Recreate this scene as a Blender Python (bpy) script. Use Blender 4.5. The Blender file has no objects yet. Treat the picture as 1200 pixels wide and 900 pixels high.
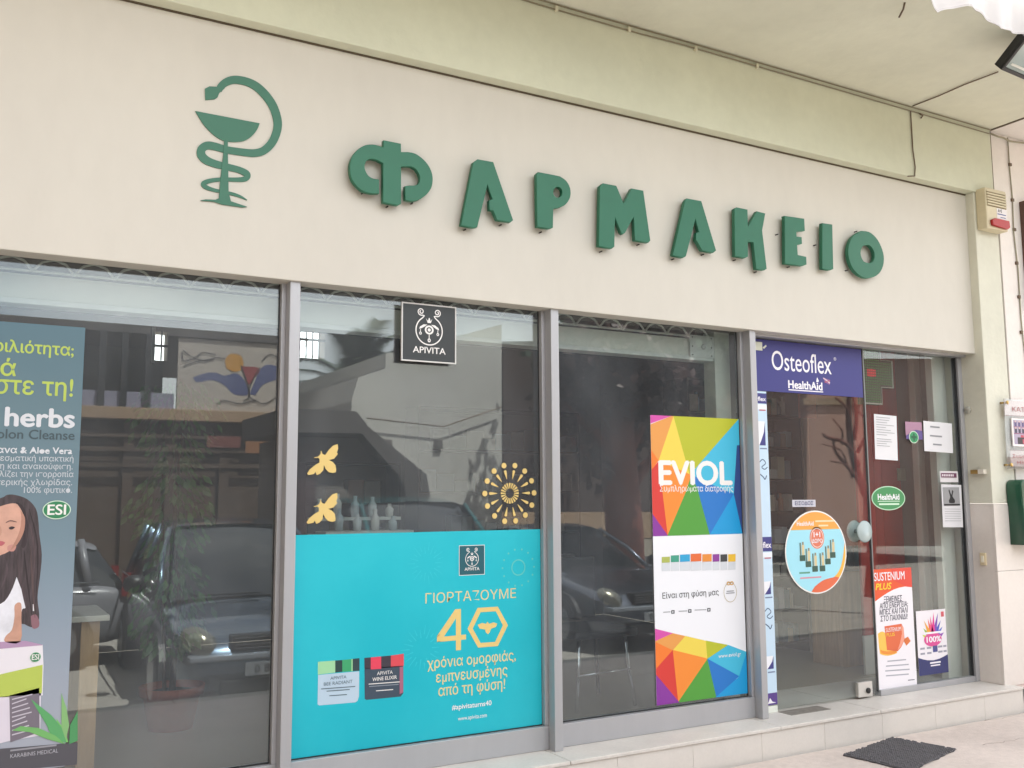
import bpy, bmesh, math, random
import numpy as np
from mathutils import Vector, Matrix, noise
random.seed(7)
R = math.radians
SC = bpy.context.scene
COL = SC.collection

# ------------------------------------------------------------------ camera
CAM = np.array([0.0, -4.6, 1.54])
RV = np.array([0.8706, -0.4919, -0.0054]); 
def _basis(yaw, pitch, roll):
    cy, sy, cp, sp = math.cos(yaw), math.sin(yaw), math.cos(pitch), math.sin(pitch)
    f = np.array([sy*cp, cy*cp, sp]); r = np.array([cy, -sy, 0.0]); u = np.cross(r, f)
    cr, sr = math.cos(roll), math.sin(roll)
    return cr*r + sr*u, -sr*r + cr*u, f
FPX = 1132.12
RV, UV, FV = _basis(0.515074, 0.117340, -0.0054053)
cam = bpy.data.cameras.new('camera'); camo = bpy.data.objects.new('camera', cam); COL.objects.link(camo)
cam.sensor_width = 36; cam.lens = FPX/1200*36; cam.clip_end = 600; cam.clip_start = .05
camo.matrix_world = Matrix(((RV[0], UV[0], -FV[0], CAM[0]), (RV[1], UV[1], -FV[1], CAM[1]), (RV[2], UV[2], -FV[2], CAM[2]), (0, 0, 0, 1)))
SC.camera = camo

# ------------------------------------------------------------------ sky, sun, exposure
SUN_EL, SUN_AZ = R(64), R(26)         # azimuth measured from +Y towards +X; the sun stands behind the shop
w = bpy.data.worlds.new('World'); SC.world = w; w.use_nodes = True
nt = w.node_tree; nt.nodes.clear()
sky = nt.nodes.new('ShaderNodeTexSky'); sky.sky_type = 'NISHITA'; sky.sun_disc = False
sky.sun_elevation = SUN_EL; sky.sun_rotation = SUN_AZ; sky.air_density = 1.2; sky.dust_density = 2.5
bg = nt.nodes.new('ShaderNodeBackground'); bg.inputs[1].default_value = .10
wo = nt.nodes.new('ShaderNodeOutputWorld')
# thin bright cloud over the blue, added to warm and brighten the light
tcw = nt.nodes.new('ShaderNodeTexCoord'); mpw = nt.nodes.new('ShaderNodeMapping'); mpw.inputs['Scale'].default_value = (1, 1, 2.4)
nzw = nt.nodes.new('ShaderNodeTexNoise'); nzw.inputs['Scale'].default_value = 1.7; nzw.inputs['Detail'].default_value = 7; nzw.inputs['Roughness'].default_value = .55
mrw = nt.nodes.new('ShaderNodeMapRange'); mrw.inputs[1].default_value = .38; mrw.inputs[2].default_value = .66; mrw.inputs[3].default_value = .18; mrw.inputs[4].default_value = .84
mxw = nt.nodes.new('ShaderNodeMixRGB'); mxw.inputs[2].default_value = (12.5, 12.0, 11.3, 1)
nt.links.new(tcw.outputs['Generated'], mpw.inputs[0]); nt.links.new(mpw.outputs[0], nzw.inputs['Vector']); nt.links.new(nzw.outputs['Fac'], mrw.inputs[0]); nt.links.new(mrw.outputs[0], mxw.inputs[0])
nt.links.new(sky.outputs[0], mxw.inputs[1]); nt.links.new(mxw.outputs[0], bg.inputs[0]); nt.links.new(bg.outputs[0], wo.inputs[0])
sl = bpy.data.lights.new('sun', 'SUN'); sl.energy = 5.0; sl.angle = R(.5); sl.color = (1, .955, .88)
so = bpy.data.objects.new('sun', sl); COL.objects.link(so)
sd = Vector((math.sin(SUN_AZ)*math.cos(SUN_EL), math.cos(SUN_AZ)*math.cos(SUN_EL), math.sin(SUN_EL)))
so.rotation_euler = sd.to_track_quat('Z', 'Y').to_euler(); so.location = (0, 10, 20)
SC.view_settings.view_transform = 'Standard'; SC.view_settings.look = 'None'
SC.view_settings.exposure = 2.0; SC.view_settings.gamma = 1
SC.render.engine = 'CYCLES'
SC.cycles.max_bounces = 8; SC.cycles.diffuse_bounces = 4; SC.cycles.transparent_max_bounces = 16
SC.cycles.use_denoising = True; SC.cycles.sample_clamp_indirect = 6; SC.cycles.caustics_reflective = False

# ------------------------------------------------------------------ photo pixel -> point on a wall plane
def ray(px, py): return RV*(px-600)/FPX - UV*(py-450)/FPX + FV
def PT(px, py, Y):
    d = ray(px, py); p = CAM + d*(Y-CAM[1])/d[1]; return (p[0], p[2])
def PZ(px, py, Z):
    d = ray(px, py); p = CAM + d*(Z-CAM[2])/d[2]; return (p[0], p[1])
def PJ(x, y, z):
    v = np.array([x, y, z]) - CAM; d = v@FV
    return (600 + FPX*(v@RV)/d, 450 - FPX*(v@UV)/d)
def XAT(px, z, Y):
    py = 500.
    for _ in range(6):
        x = PT(px, py, Y)[0]; py = PJ(x, Y, z)[1]
    return x
def zoom(ox, oy, s, pts): return [(ox+u/s, oy+v/s) for u, v in pts]

# ------------------------------------------------------------------ materials
MATS = {}
def lin(c):
    if isinstance(c, str):
        c = tuple(int(c[i:i+2], 16)/255 for i in (1, 3, 5))
    return tuple(x/12.92 if x <= .04045 else ((x+.055)/1.055)**2.4 for x in c)
def mat(name, c, rough=.6, metal=0., var=0., vscale=3., bump=0., bscale=60., spec=.5, stretch=(1, 1, 1), c2=None, coat=0., v2=0., emit=None, es=0., trans=0.):
    if name in MATS: return MATS[name]
    m = bpy.data.materials.new(name); m.use_nodes = True; n = m.node_tree; L = n.links
    b = n.nodes['Principled BSDF']; b.inputs['Roughness'].default_value = rough; b.inputs['Metallic'].default_value = metal
    b.inputs['Specular IOR Level'].default_value = spec; b.inputs['Coat Weight'].default_value = coat
    b.inputs['Coat Roughness'].default_value = .06
    if trans: b.inputs['Transmission Weight'].default_value = trans
    col = lin(c); b.inputs['Base Color'].default_value = (*col, 1)
    if emit: b.inputs['Emission Color'].default_value = (*lin(emit), 1); b.inputs['Emission Strength'].default_value = es
    if var or bump or c2:
        tc = n.nodes.new('ShaderNodeTexCoord'); mp = n.nodes.new('ShaderNodeMapping'); mp.inputs['Scale'].default_value = stretch
        geo = n.nodes.new('ShaderNodeNewGeometry')
        L.new(geo.outputs['Position'], mp.inputs[0])
    if var or c2:
        a = n.nodes.new('ShaderNodeTexNoise'); a.inputs['Scale'].default_value = vscale; a.inputs['Detail'].default_value = 8; a.inputs['Roughness'].default_value = .62
        L.new(mp.outputs[0], a.inputs['Vector'])
        cr = n.nodes.new('ShaderNodeValToRGB'); cr.color_ramp.elements[0].position = .32; cr.color_ramp.elements[1].position = .68
        d = lin(c2) if c2 else tuple(x*(1-var) for x in col)
        cr.color_ramp.elements[0].color = (*d, 1); cr.color_ramp.elements[1].color = (*tuple(min(1, x*(1+(var*.35 if not c2 else 0))) for x in col), 1)
        L.new(a.outputs['Fac'], cr.inputs[0]); out = cr.outputs[0]
        if v2:
            a2 = n.nodes.new('ShaderNodeTexNoise'); a2.inputs['Scale'].default_value = vscale*14; a2.inputs['Detail'].default_value = 5
            L.new(mp.outputs[0], a2.inputs['Vector'])
            mr = n.nodes.new('ShaderNodeMapRange'); mr.inputs[1].default_value = .3; mr.inputs[2].default_value = .7; mr.inputs[3].default_value = 1-v2; mr.inputs[4].default_value = 1+v2*.3
            L.new(a2.outputs['Fac'], mr.inputs[0])
            mx = n.nodes.new('ShaderNodeVectorMath'); mx.operation = 'SCALE'; L.new(out, mx.inputs[0]); L.new(mr.outputs[0], mx.inputs[3]); out = mx.outputs[0]
        L.new(out, b.inputs['Base Color'])
    if bump:
        t = n.nodes.new('ShaderNodeTexNoise'); t.inputs['Scale'].default_value = bscale; t.inputs['Detail'].default_value = 6
        L.new(mp.outputs[0], t.inputs['Vector'])
        bm_ = n.nodes.new('ShaderNodeBump'); bm_.inputs['Strength'].default_value = bump; bm_.inputs['Distance'].default_value = .01
        L.new(t.outputs['Fac'], bm_.inputs['Height']); L.new(bm_.outputs[0], b.inputs['Normal'])
    MATS[name] = m; return m

def glass_mat(name, tint=(.9, .93, .92), f0=.055, dust_haze=.03):
    m = bpy.data.materials.new(name); m.use_nodes = True; n = m.node_tree; L = n.links; n.nodes.clear()
    o = n.nodes.new('ShaderNodeOutputMaterial'); tr = n.nodes.new('ShaderNodeBsdfTransparent'); tr.inputs[0].default_value = (*tint, 1)
    gl = n.nodes.new('ShaderNodeBsdfGlossy'); gl.inputs['Roughness'].default_value = .0; gl.inputs[0].default_value = (.92, .97, 1, 1)
    geo = n.nodes.new('ShaderNodeNewGeometry'); dt = n.nodes.new('ShaderNodeVectorMath'); dt.operation = 'DOT_PRODUCT'
    L.new(geo.outputs['Normal'], dt.inputs[0]); L.new(geo.outputs['Incoming'], dt.inputs[1])
    ab = n.nodes.new('ShaderNodeMath'); ab.operation = 'ABSOLUTE'; L.new(dt.outputs['Value'], ab.inputs[0])
    s = n.nodes.new('ShaderNodeMath'); s.operation = 'SUBTRACT'; s.inputs[0].default_value = 1; L.new(ab.outputs[0], s.inputs[1])
    p = n.nodes.new('ShaderNodeMath'); p.operation = 'POWER'; p.inputs[1].default_value = 5; L.new(s.outputs[0], p.inputs[0])
    q = n.nodes.new('ShaderNodeMath'); q.operation = 'MULTIPLY_ADD'; q.inputs[1].default_value = 1-f0; q.inputs[2].default_value = f0; L.new(p.outputs[0], q.inputs[0])
    mx = n.nodes.new('ShaderNodeMixShader'); L.new(q.outputs[0], mx.inputs[0]); L.new(tr.outputs[0], mx.inputs[1]); L.new(gl.outputs[0], mx.inputs[2])
    df = n.nodes.new('ShaderNodeBsdfDiffuse'); df.inputs[0].default_value = (.52, .55, .60, 1)      # film of dust, thickened and blued to put in the pale haze
    tc = n.nodes.new('ShaderNodeTexNoise'); tc.inputs['Scale'].default_value = 2.2; tc.inputs['Detail'].default_value = 7
    mp = n.nodes.new('ShaderNodeMapping'); mp.inputs['Scale'].default_value = (1, 1, .5); L.new(geo.outputs['Position'], mp.inputs[0]); L.new(mp.outputs[0], tc.inputs['Vector'])
    mr = n.nodes.new('ShaderNodeMapRange'); mr.inputs[1].default_value = .3; mr.inputs[2].default_value = .75; mr.inputs[3].default_value = dust_haze*.5; mr.inputs[4].default_value = dust_haze*1.6
    L.new(tc.outputs['Fac'], mr.inputs[0])
    m2 = n.nodes.new('ShaderNodeMixShader'); L.new(mr.outputs[0], m2.inputs[0]); L.new(mx.outputs[0], m2.inputs[1]); L.new(df.outputs[0], m2.inputs[2])
    L.new(m2.outputs[0], o.inputs[0]); MATS[name] = m; return m

M = {}
M['fascia'] = mat('cream_fascia', (.82, .805, .765), .55, var=.05, vscale=.9, stretch=(1, 1, .45), v2=.02, bump=.05, bscale=30)
M['beam'] = mat('pale_green_plaster', (.835, .845, .76), .85, var=.09, vscale=1.1, v2=.03, bump=.25, bscale=26)
M['ceil'] = mat('pale_green_ceiling', (.865, .865, .80), .9, var=.12, vscale=.8, v2=.03, bump=.2, bscale=20)
M['white_wall'] = mat('white_plaster', (.92, .90, .88), .9, var=.05, vscale=1.3, v2=.03, bump=.25, bscale=30)
M['frame'] = mat('grey_aluminium', (.70, .705, .72), .42, .35, var=.06, vscale=5, stretch=(1, 1, .2))
M['frame_dark'] = mat('dark_gasket', (.16, .165, .17), .6)  # dark rubber of the seals and edge strips
M['marble'] = mat('white_marble', (.83, .815, .79), .45, var=.10, vscale=4, v2=.06, bump=.08, bscale=40)
M['marble_riser'] = mat('beige_marble_tile', (.83, .815, .79), .4, var=.05, vscale=5, v2=.03)
M['clad'] = mat('pinkish_marble_cladding', (.88, .855, .83), .35, var=.05, vscale=2.5, v2=.03)
M['grout'] = mat('grout', (.64, .62, .59), .9)
M['pave'] = mat('pinkish_concrete', (.80, .755, .725), .85, var=.16, vscale=1.6, v2=.09, bump=.35, bscale=70)
M['asphalt'] = mat('asphalt', (.60, .58, .55), .9, var=.18, vscale=1.2, v2=.2, bump=.5, bscale=120)
M['letter'] = mat('green_letter_paint', (.13, .42, .315), .45, var=.06, vscale=8)
M['emblem'] = mat('green_emblem_paint', (.22, .445, .36), .5, var=.05, vscale=8)
M['pin'] = mat('dark_pin', (.22, .21, .20), .4, .5)
M['white_metal'] = mat('white_painted_metal', (.86, .86, .83), .4, var=.05, vscale=6)
M['white_box'] = mat('ivory_shutter_box', (.87, .865, .81), .45, var=.05, vscale=4)
M['black'] = mat('black_plastic', (.09, .09, .095), .45)
M['chrome'] = mat('chrome', (.85, .85, .86), .12, 1.)
M['wood'] = mat('light_wood', (.78, .62, .45), .5, var=.22, vscale=6, stretch=(6, 6, .6))
M['pale_top'] = mat('pale_laminate', (.82, .78, .72), .4)
M['terracotta'] = mat('terracotta', (.70, .36, .26), .75, var=.12, vscale=12)
M['soil'] = mat('soil', (.16, .12, .09), .95)
M['leaf'] = mat('leaf_green', (.38, .52, .28), .45, var=.4, vscale=9)
M['bark'] = mat('bark', (.38, .30, .22), .9, var=.3, vscale=18)
M['floor_tile'] = mat('cream_floor_tile', (.68, .65, .59), .25, var=.06, vscale=2)
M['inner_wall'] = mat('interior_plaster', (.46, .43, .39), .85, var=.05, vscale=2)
M['inner_beige'] = mat('interior_beige_board', (.74, .64, .56), .7, var=.08, vscale=2)
M['red_wood'] = mat('red_brown_board', (.66, .17, .125), .5, var=.25, vscale=2.2, stretch=(3, 3, .35), v2=.08)
M['grey_panel'] = mat('grey_white_panel', (.88, .89, .87), .5, var=.06, vscale=3)
M['shelf'] = mat('dark_shelf', (.28, .23, .19), .55, var=.12, vscale=6)
M['glass'] = glass_mat('shop_glass', (.86, .90, .90), .075, .060)
M['door_glass'] = glass_mat('door_glass', (.93, .95, .935), .045, .035)
M['green_box'] = mat('green_enamel', (.07, .30, .215), .3, var=.07, vscale=6, coat=.3)
M['green_light'] = mat('green_enamel_light', (.24, .43, .33), .35)
M['plexi'] = glass_mat('acrylic', (.93, .93, .93), .04, .10)
M['brass'] = mat('brass', (.72, .60, .36), .3, .8)
M['dark_line'] = mat('dark_joint', (.38, .34, .28), .9)
M['wire_grey'] = mat('grey_cable', (.60, .585, .50), .6)
M['wire_dark'] = mat('dark_cable', (.42, .35, .28), .6)
M['rubber'] = mat('ribbed_rubber', (.36, .355, .37), .7, var=.2, vscale=14)
M['awning'] = mat('white_awning_canvas', (.90, .89, .90), .8, var=.05, vscale=3)
_n = M['awning'].node_tree; _t = _n.nodes.new('ShaderNodeBsdfTranslucent'); _t.inputs[0].default_value = (.8, .79, .80, 1); _m = _n.nodes.new('ShaderNodeMixShader'); _m.inputs[0].default_value = .35
_n.links.new(_n.nodes['Principled BSDF'].outputs[0], _m.inputs[1]); _n.links.new(_t.outputs[0], _m.inputs[2]); _n.links.new(_m.outputs[0], _n.nodes['Material Output'].inputs[0])
def pm(hexc, rough=.5):      # printed ink or vinyl of one colour
    return mat('print_'+hexc[1:], hexc, rough)

# ------------------------------------------------------------------ object helpers
def tag(o, label=None, cat=None, group=None, kind=None):
    if label: o['label'] = label
    if cat: o['category'] = cat
    if group: o['group'] = group
    if kind: o['kind'] = kind
    return o
def thing(name, label, cat, loc=(0, 0, 0), group=None):
    o = bpy.data.objects.new(name, None); o.location = loc; o.empty_display_size = .1; COL.objects.link(o)
    return tag(o, label, cat, group)
def link(o, parent=None):
    COL.objects.link(o)
    if parent is not None:
        o.parent = parent
        par = Matrix.Translation(parent.location) if parent.type == 'EMPTY' else Matrix.Identity(4)
        o.matrix_parent_inverse = par.inverted()
    return o
def mesh(name, vs, fs, m, parent=None, smooth=False):
    me = bpy.data.meshes.new(name); me.from_pydata([tuple(map(float, v)) for v in vs], [], fs); me.materials.append(m); me.update()
    if smooth:
        for p in me.polygons: p.use_smooth = True
    return link(bpy.data.objects.new(name, me), parent)
class MB:
    def __init__(s): s.v = []; s.f = []
    def box(s, x0, x1, y0, y1, z0, z1):
        b = len(s.v); s.v += [(x, y, z) for x in (x0, x1) for y in (y0, y1) for z in (z0, z1)]
        s.f += [tuple(b+i for i in q) for q in ((0, 1, 3, 2), (4, 6, 7, 5), (0, 4, 5, 1), (2, 3, 7, 6), (0, 2, 6, 4), (1, 5, 7, 3))]; return s
    def tube(s, pts, r, n=8, cap=True):
        pts = [Vector(p) for p in pts]; b = len(s.v); rr = r if isinstance(r, (list, tuple)) else [r]*len(pts)
        up = None
        for i, p in enumerate(pts):
            t = (pts[min(i+1, len(pts)-1)]-pts[max(i-1, 0)]).normalized()
            if up is None: up = Vector((0, 0, 1)) if abs(t.z) < .9 else Vector((1, 0, 0))
            a = t.cross(up).normalized(); c = a.cross(t).normalized(); up = c
            for k in range(n):
                an = 2*math.pi*k/n; s.v.append(tuple(p + (a*math.cos(an)+c*math.sin(an))*rr[i]))
        for i in range(len(pts)-1):
            for k in range(n):
                s.f.append((b+i*n+k, b+i*n+(k+1) % n, b+(i+1)*n+(k+1) % n, b+(i+1)*n+k))
        if cap: s.f.append(tuple(b+k for k in range(n))[::-1]); s.f.append(tuple(b+(len(pts)-1)*n+k for k in range(n)))
        return s
    def lathe(s, c, prof, n=24, axis='z'):
        b = len(s.v)
        for r, h in prof:
            for k in range(n):
                a = 2*math.pi*k/n; u, v_ = r*math.cos(a), r*math.sin(a)
                s.v.append((c[0]+u, c[1]+v_, c[2]+h) if axis == 'z' else (c[0]+u, c[1]-h, c[2]+v_) if axis == 'y' else (c[0]+h, c[1]+u, c[2]+v_))
        for i in range(len(prof)-1):
            for k in range(n): s.f.append((b+i*n+k, b+i*n+(k+1) % n, b+(i+1)*n+(k+1) % n, b+(i+1)*n+k))
        s.f.append(tuple(b+k for k in range(n))[::-1]); s.f.append(tuple(b+(len(prof)-1)*n+k for k in range(n))); return s
    def build(s, name, m, parent=None, smooth=False, bevel=0.):
        o = mesh(name, s.v, s.f, m, parent, smooth)
        if bevel or not smooth:
            bm = bmesh.new(); bm.from_mesh(o.data); bmesh.ops.recalc_face_normals(bm, faces=bm.faces)
            if bevel:
                bmesh.ops.bevel(bm, geom=list(bm.edges), offset=bevel, segments=2, affect='EDGES', profile=.6)
            bm.to_mesh(o.data); bm.free()
        return o
def box(name, m, parent, x0, x1, y0, y1, z0, z1, bevel=.002):
    return MB().box(min(x0, x1), max(x0, x1), min(y0, y1), max(y0, y1), min(z0, z1), max(z0, z1)).build(name, m, parent, bevel=bevel)

def shape(name, loops, Y, m, parent=None, thick=0., bevel=0., xz=True):
    """closed loops of (x, z), even-odd holes, laid on the plane y=Y (front face) with thickness going back"""
    c = bpy.data.curves.new(name, 'CURVE'); c.dimensions = '2D'; c.fill_mode = 'BOTH' if thick else 'BOTH'
    for lp in loops:
        s = c.splines.new('POLY'); s.points.add(len(lp)-1); s.use_cyclic_u = True
        for i, (x, z) in enumerate(lp): s.points[i].co = (x, z, 0, 1)
    c.extrude = max(thick/2-bevel, 0); c.bevel_depth = bevel; c.bevel_resolution = 1; c.offset = -bevel
    t = bpy.data.objects.new('t', c); COL.objects.link(t); bpy.context.view_layer.update()
    me = bpy.data.meshes.new_from_object(t.evaluated_get(bpy.context.evaluated_depsgraph_get()))
    bpy.data.objects.remove(t); bpy.data.curves.remove(c)
    return _place(me, name, Y+thick/2, m, parent)
def _place(me, name, Y, m, parent):
    n = len(me.vertices); co = np.empty(n*3); me.vertices.foreach_get('co', co); co = co.reshape(-1, 3)
    out = np.column_stack((co[:, 0], Y-co[:, 2], co[:, 1])); me.vertices.foreach_set('co', out.ravel()); me.update()
    me.materials.clear(); me.materials.append(m); me.name = name
    return link(bpy.data.objects.new(name, me), parent)
def spx(name, pts, Y, m, parent=None, thick=0., bevel=0., holes=()):
    """same, with the loops given as photo pixels back-projected onto the plane"""
    return shape(name, [[PT(a, b, Y) for a, b in pts]]+[[PT(a, b, Y) for a, b in h] for h in holes], Y, m, parent, thick, bevel)
def strips(name, rects, Y, m, parent):      # flat printed rules, one mesh
    b = MB()
    for x0, x1, z0, z1 in rects:
        k = len(b.v); b.v += [(x0, Y, z0), (x1, Y, z0), (x1, Y, z1), (x0, Y, z1)]; b.f.append((k, k+1, k+2, k+3))
    return mesh(name, b.v, b.f, m, parent)
def quad(name, x0, x1, z0, z1, Y, m, parent): return strips(name, [(x0, x1, z0, z1)], Y, m, parent)
def ell(cx, cz, rx, rz=None, n=40, a0=0, a1=2*math.pi):
    rz = rz or rx; return [(cx+rx*math.cos(a0+(a1-a0)*i/n), cz+rz*math.sin(a0+(a1-a0)*i/n)) for i in range(n)]
def stroke(pts, wd):
    """outline of a polyline of varying width"""
    P = [Vector(p[:2]) for p in pts]; W = [p[2] if len(p) > 2 else wd for p in pts]; Lf, Rt = [], []
    for i, p in enumerate(P):
        t = (P[min(i+1, len(P)-1)]-P[max(i-1, 0)]).normalized(); nrm = Vector((-t.y, t.x))
        Lf.append(tuple(p+nrm*W[i]/2)); Rt.append(tuple(p-nrm*W[i]/2))
    return Lf+Rt[::-1]
def smooth_line(pts, k=4):
    out = []; n = len(pts)
    for i in range(n-1):
        p0, p1, p2, p3 = pts[max(i-1, 0)], pts[i], pts[i+1], pts[min(i+2, n-1)]
        for j in range(k):
            t = j/k; out.append(tuple(.5*((2*b)+(-a+c)*t+(2*a-5*b+4*c-d)*t*t+(-a+3*b-3*c+d)*t**3) for a, b, c, d in zip(p0, p1, p2, p3)))
    out.append(tuple(pts[-1])); return out
_tc = [None, None]
def _glyphs(s, shear):
    """outlines of the built-in typeface as polylines"""
    if _tc[0] is None:
        _tc[0] = bpy.data.curves.new('t', 'FONT'); _tc[1] = bpy.data.objects.new('t', _tc[0]); COL.objects.link(_tc[1])
    c, t = _tc; c.body = s; c.size = 1; c.shear = shear; bpy.context.view_layer.update()
    cu = t.to_curve(bpy.context.evaluated_depsgraph_get()); out = []
    for sp in cu.splines:
        if sp.type != 'BEZIER': out.append([(p.co[0], p.co[1]) for p in sp.points]); continue
        bp = sp.bezier_points; n = len(bp); P = []
        for i in range(n):
            p0, h0, h1, p1 = bp[i].co, bp[i].handle_right, bp[(i+1) % n].handle_left, bp[(i+1) % n].co
            k = 1 if ((h0-p0).length < 1e-5 and (h1-p1).length < 1e-5) or abs((p1-p0).cross(h0-p0).z) + abs((p1-p0).cross(h1-p0).z) < 1e-6 else 4
            for j in range(k):
                f = j/k; q = p0*(1-f)**3+h0*3*f*(1-f)**2+h1*3*f*f*(1-f)+p1*f**3; P.append((q.x, q.y))
        out.append(P)
    t.to_curve_clear(); return out
def _inside(p, poly):
    x, y = p; r = False
    for i in range(len(poly)):
        (x0, y0), (x1, y1) = poly[i-1], poly[i]
        if (y0 > y) != (y1 > y) and x < (x1-x0)*(y-y0)/(y1-y0)+x0: r = not r
    return r
def _area(P): return sum(P[i-1][0]*P[i][1]-P[i][0]*P[i-1][1] for i in range(len(P)))/2
from mathutils.geometry import tessellate_polygon
def _textmesh(s, bold=0., shear=0.):
    L = [P for P in _glyphs(s, shear) if len(P) > 2 and abs(_area(P)) > 1e-7]
    big = max(L, key=lambda P: abs(_area(P))); sg = 1 if _area(big) > 0 else -1
    hole = lambda P: _area(P)*sg < 0 and any(Q is not P and abs(_area(Q)) > abs(_area(P)) and _inside(P[0], Q) for Q in L)
    outs = [P for P in L if not hole(P)]; holes = [P for P in L if hole(P)]
    grp = [[P] for P in outs]
    for h in holes:
        c = [g for g in grp if _inside(h[0], g[0])]
        if c: min(c, key=lambda g: abs(_area(g[0]))).append(h)
    vs, fs = [], []; offs = [(0, 0)] if bold <= 0 else [(-bold, 0), (bold, 0), (0, -bold*.8), (0, bold*.8)]
    for li, (dx, dy) in enumerate(offs):
        for gi, g in enumerate(grp):
            b = len(vs); z = li*2e-5+(gi % 3)*6e-6
            for P in g: vs += [(x+dx, y+dy, z) for x, y in P]
            for tri in tessellate_polygon([[Vector((x, y, 0)) for x, y in P] for P in g]): fs.append(tuple(b+i for i in tri))
    me = bpy.data.meshes.new('lettering'); me.from_pydata(vs, [], fs); me.update(); return me
_ref = {}
def refh(ch):
    if ch not in _ref:
        me = _textmesh(ch); zs = [v.co.y for v in me.vertices]; _ref[ch] = max(zs); bpy.data.meshes.remove(me)
    return _ref[ch]
def text(parent, s, xl, yb, yt, xr, Y, m, ref='H', bold=0., shear=0., asp=1., name='lettering', align='fit', thick=0):
    """baseline at photo pixel (xl|xr, yb); yt = top of the reference glyph there; fitted between xl and xr"""
    me = _textmesh(s, bold, shear)
    n = len(me.vertices); co = np.empty(n*3); me.vertices.foreach_get('co', co); co = co.reshape(-1, 3)
    a = xl if align != 'right' else xr
    X0, Z0 = PT(a, yb, Y); Z1 = PT(a, yt, Y)[1]; k = (Z1-Z0)/refh(ref)
    w0, w1 = co[:, 0].min(), co[:, 0].max()
    if align == 'fit': X1 = XAT(xr, Z0, Y); kx = (X1-X0)/(w1-w0)
    else: kx = k*asp; X1 = X0; X0 = X0-(w1-w0)*kx if align == 'right' else X0
    co[:, 0] = X0+(co[:, 0]-w0)*kx; co[:, 1] = Z0+co[:, 1]*k
    me.vertices.foreach_set('co', co.ravel())
    return _place(me, name, Y, m, parent)

# ================================================================== GROUND AND BUILDING
ZF = .175      # shop floor and top of the marble step
XL = -2.3      # left end of what is built of the shop
def gsheet(name, x0, x1, y0, y1, z, m, nx=1, ny=1, kind='structure'):
    vs = [(x0+(x1-x0)*i/nx, y0+(y1-y0)*j/ny, z) for j in range(ny+1) for i in range(nx+1)]
    fs = [(j*(nx+1)+i, j*(nx+1)+i+1, (j+1)*(nx+1)+i+1, (j+1)*(nx+1)+i) for j in range(ny) for i in range(nx)]
    return tag(mesh(name, vs, fs, m), kind=kind)
gsheet('ground', -120, 120, -160, 120, -.30, mat('dry_ground', (.46, .43, .38), .95, var=.2, vscale=.4))
gsheet('road', -60, 60, -19, -3.05, -.27, M['asphalt'])
pave = MB().box(-30, 30, -3.05, -.205, -.4, 0).build('pavement', M['pave']); tag(pave, kind='structure')
for i, (x0, x1) in enumerate([(-30+1.5*k, -30+1.5*k+1.49) for k in range(40)]):
    if -6 < x0 < 12:
        k = box('kerb_stone', mat('kerb_stone', (.62, .61, .58), .8, var=.15, vscale=6), pave, x0, x1, -3.20, -3.052, -.4, .002, .008)

rk = random.Random(12)
for k, (cx_, cy_) in enumerate(((6.2, -.215), (5.6, -.62), (4.2, -.42), (6.6, -.5))):
    pts = [(cx_, cy_)]
    for i in range(9): pts.append((pts[-1][0]+rk.uniform(.03, .09)*(1 if k != 2 else -1), pts[-1][1]+rk.uniform(-.03, .025)))
    b_ = MB()
    for i in range(9):
        (x0, y0), (x1, y1) = pts[i], pts[i+1]; h = .0022*(1-i/10); q = len(b_.v); b_.v += [(x0, y0-h, .0012), (x1, y1-h, .0012), (x1, y1+h, .0012), (x0, y0+h, .0012)]; b_.f.append((q, q+1, q+2, q+3))
    o = b_.build('pavement_crack', mat('crack_dirt', (.45, .40, .36), .95), pave)
# --- the marble step: core, slabs on top, tiles on the riser
step = tag(MB().box(XL-3, 14, -.165, .60, -.3, ZF-.022).build('step', M['grout']), kind='structure')
cuts = [XL-3, -2.6, -1.25, .1, 1.33, 2.836, 4.33, 5.20, 6.70]
for a, b in zip(cuts, cuts[1:]):
    box('step_slab', M['marble'], step, a+.0015, b-.0015, -.190, .62, ZF-.021, ZF, .005)
tx = [XL-3]+[.02+.52*k for k in range(-4, 14)]+[6.70]
for a, b in zip(tx, tx[1:]):
    box('riser_tile', M['marble_riser'], step, a+.0008, b-.0008, -.182, -.1655, -.02, ZF-.0225, .0015)
box('step_slab', mat('pinkish_stone_edge', (.78, .71, .68), .7, var=.1, vscale=6, v2=.05), step, 6.703, 14, -.150, .3, ZF-.052, ZF-.012, .004)
box('riser_tile', M['marble_riser'], step, 6.703, 7.9, -.180, -.1655, -.02, ZF-.054, .002)
box('riser_tile', M['marble_riser'], step, 7.903, 9.2, -.180, -.1655, -.02, ZF-.054, .002)

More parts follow.
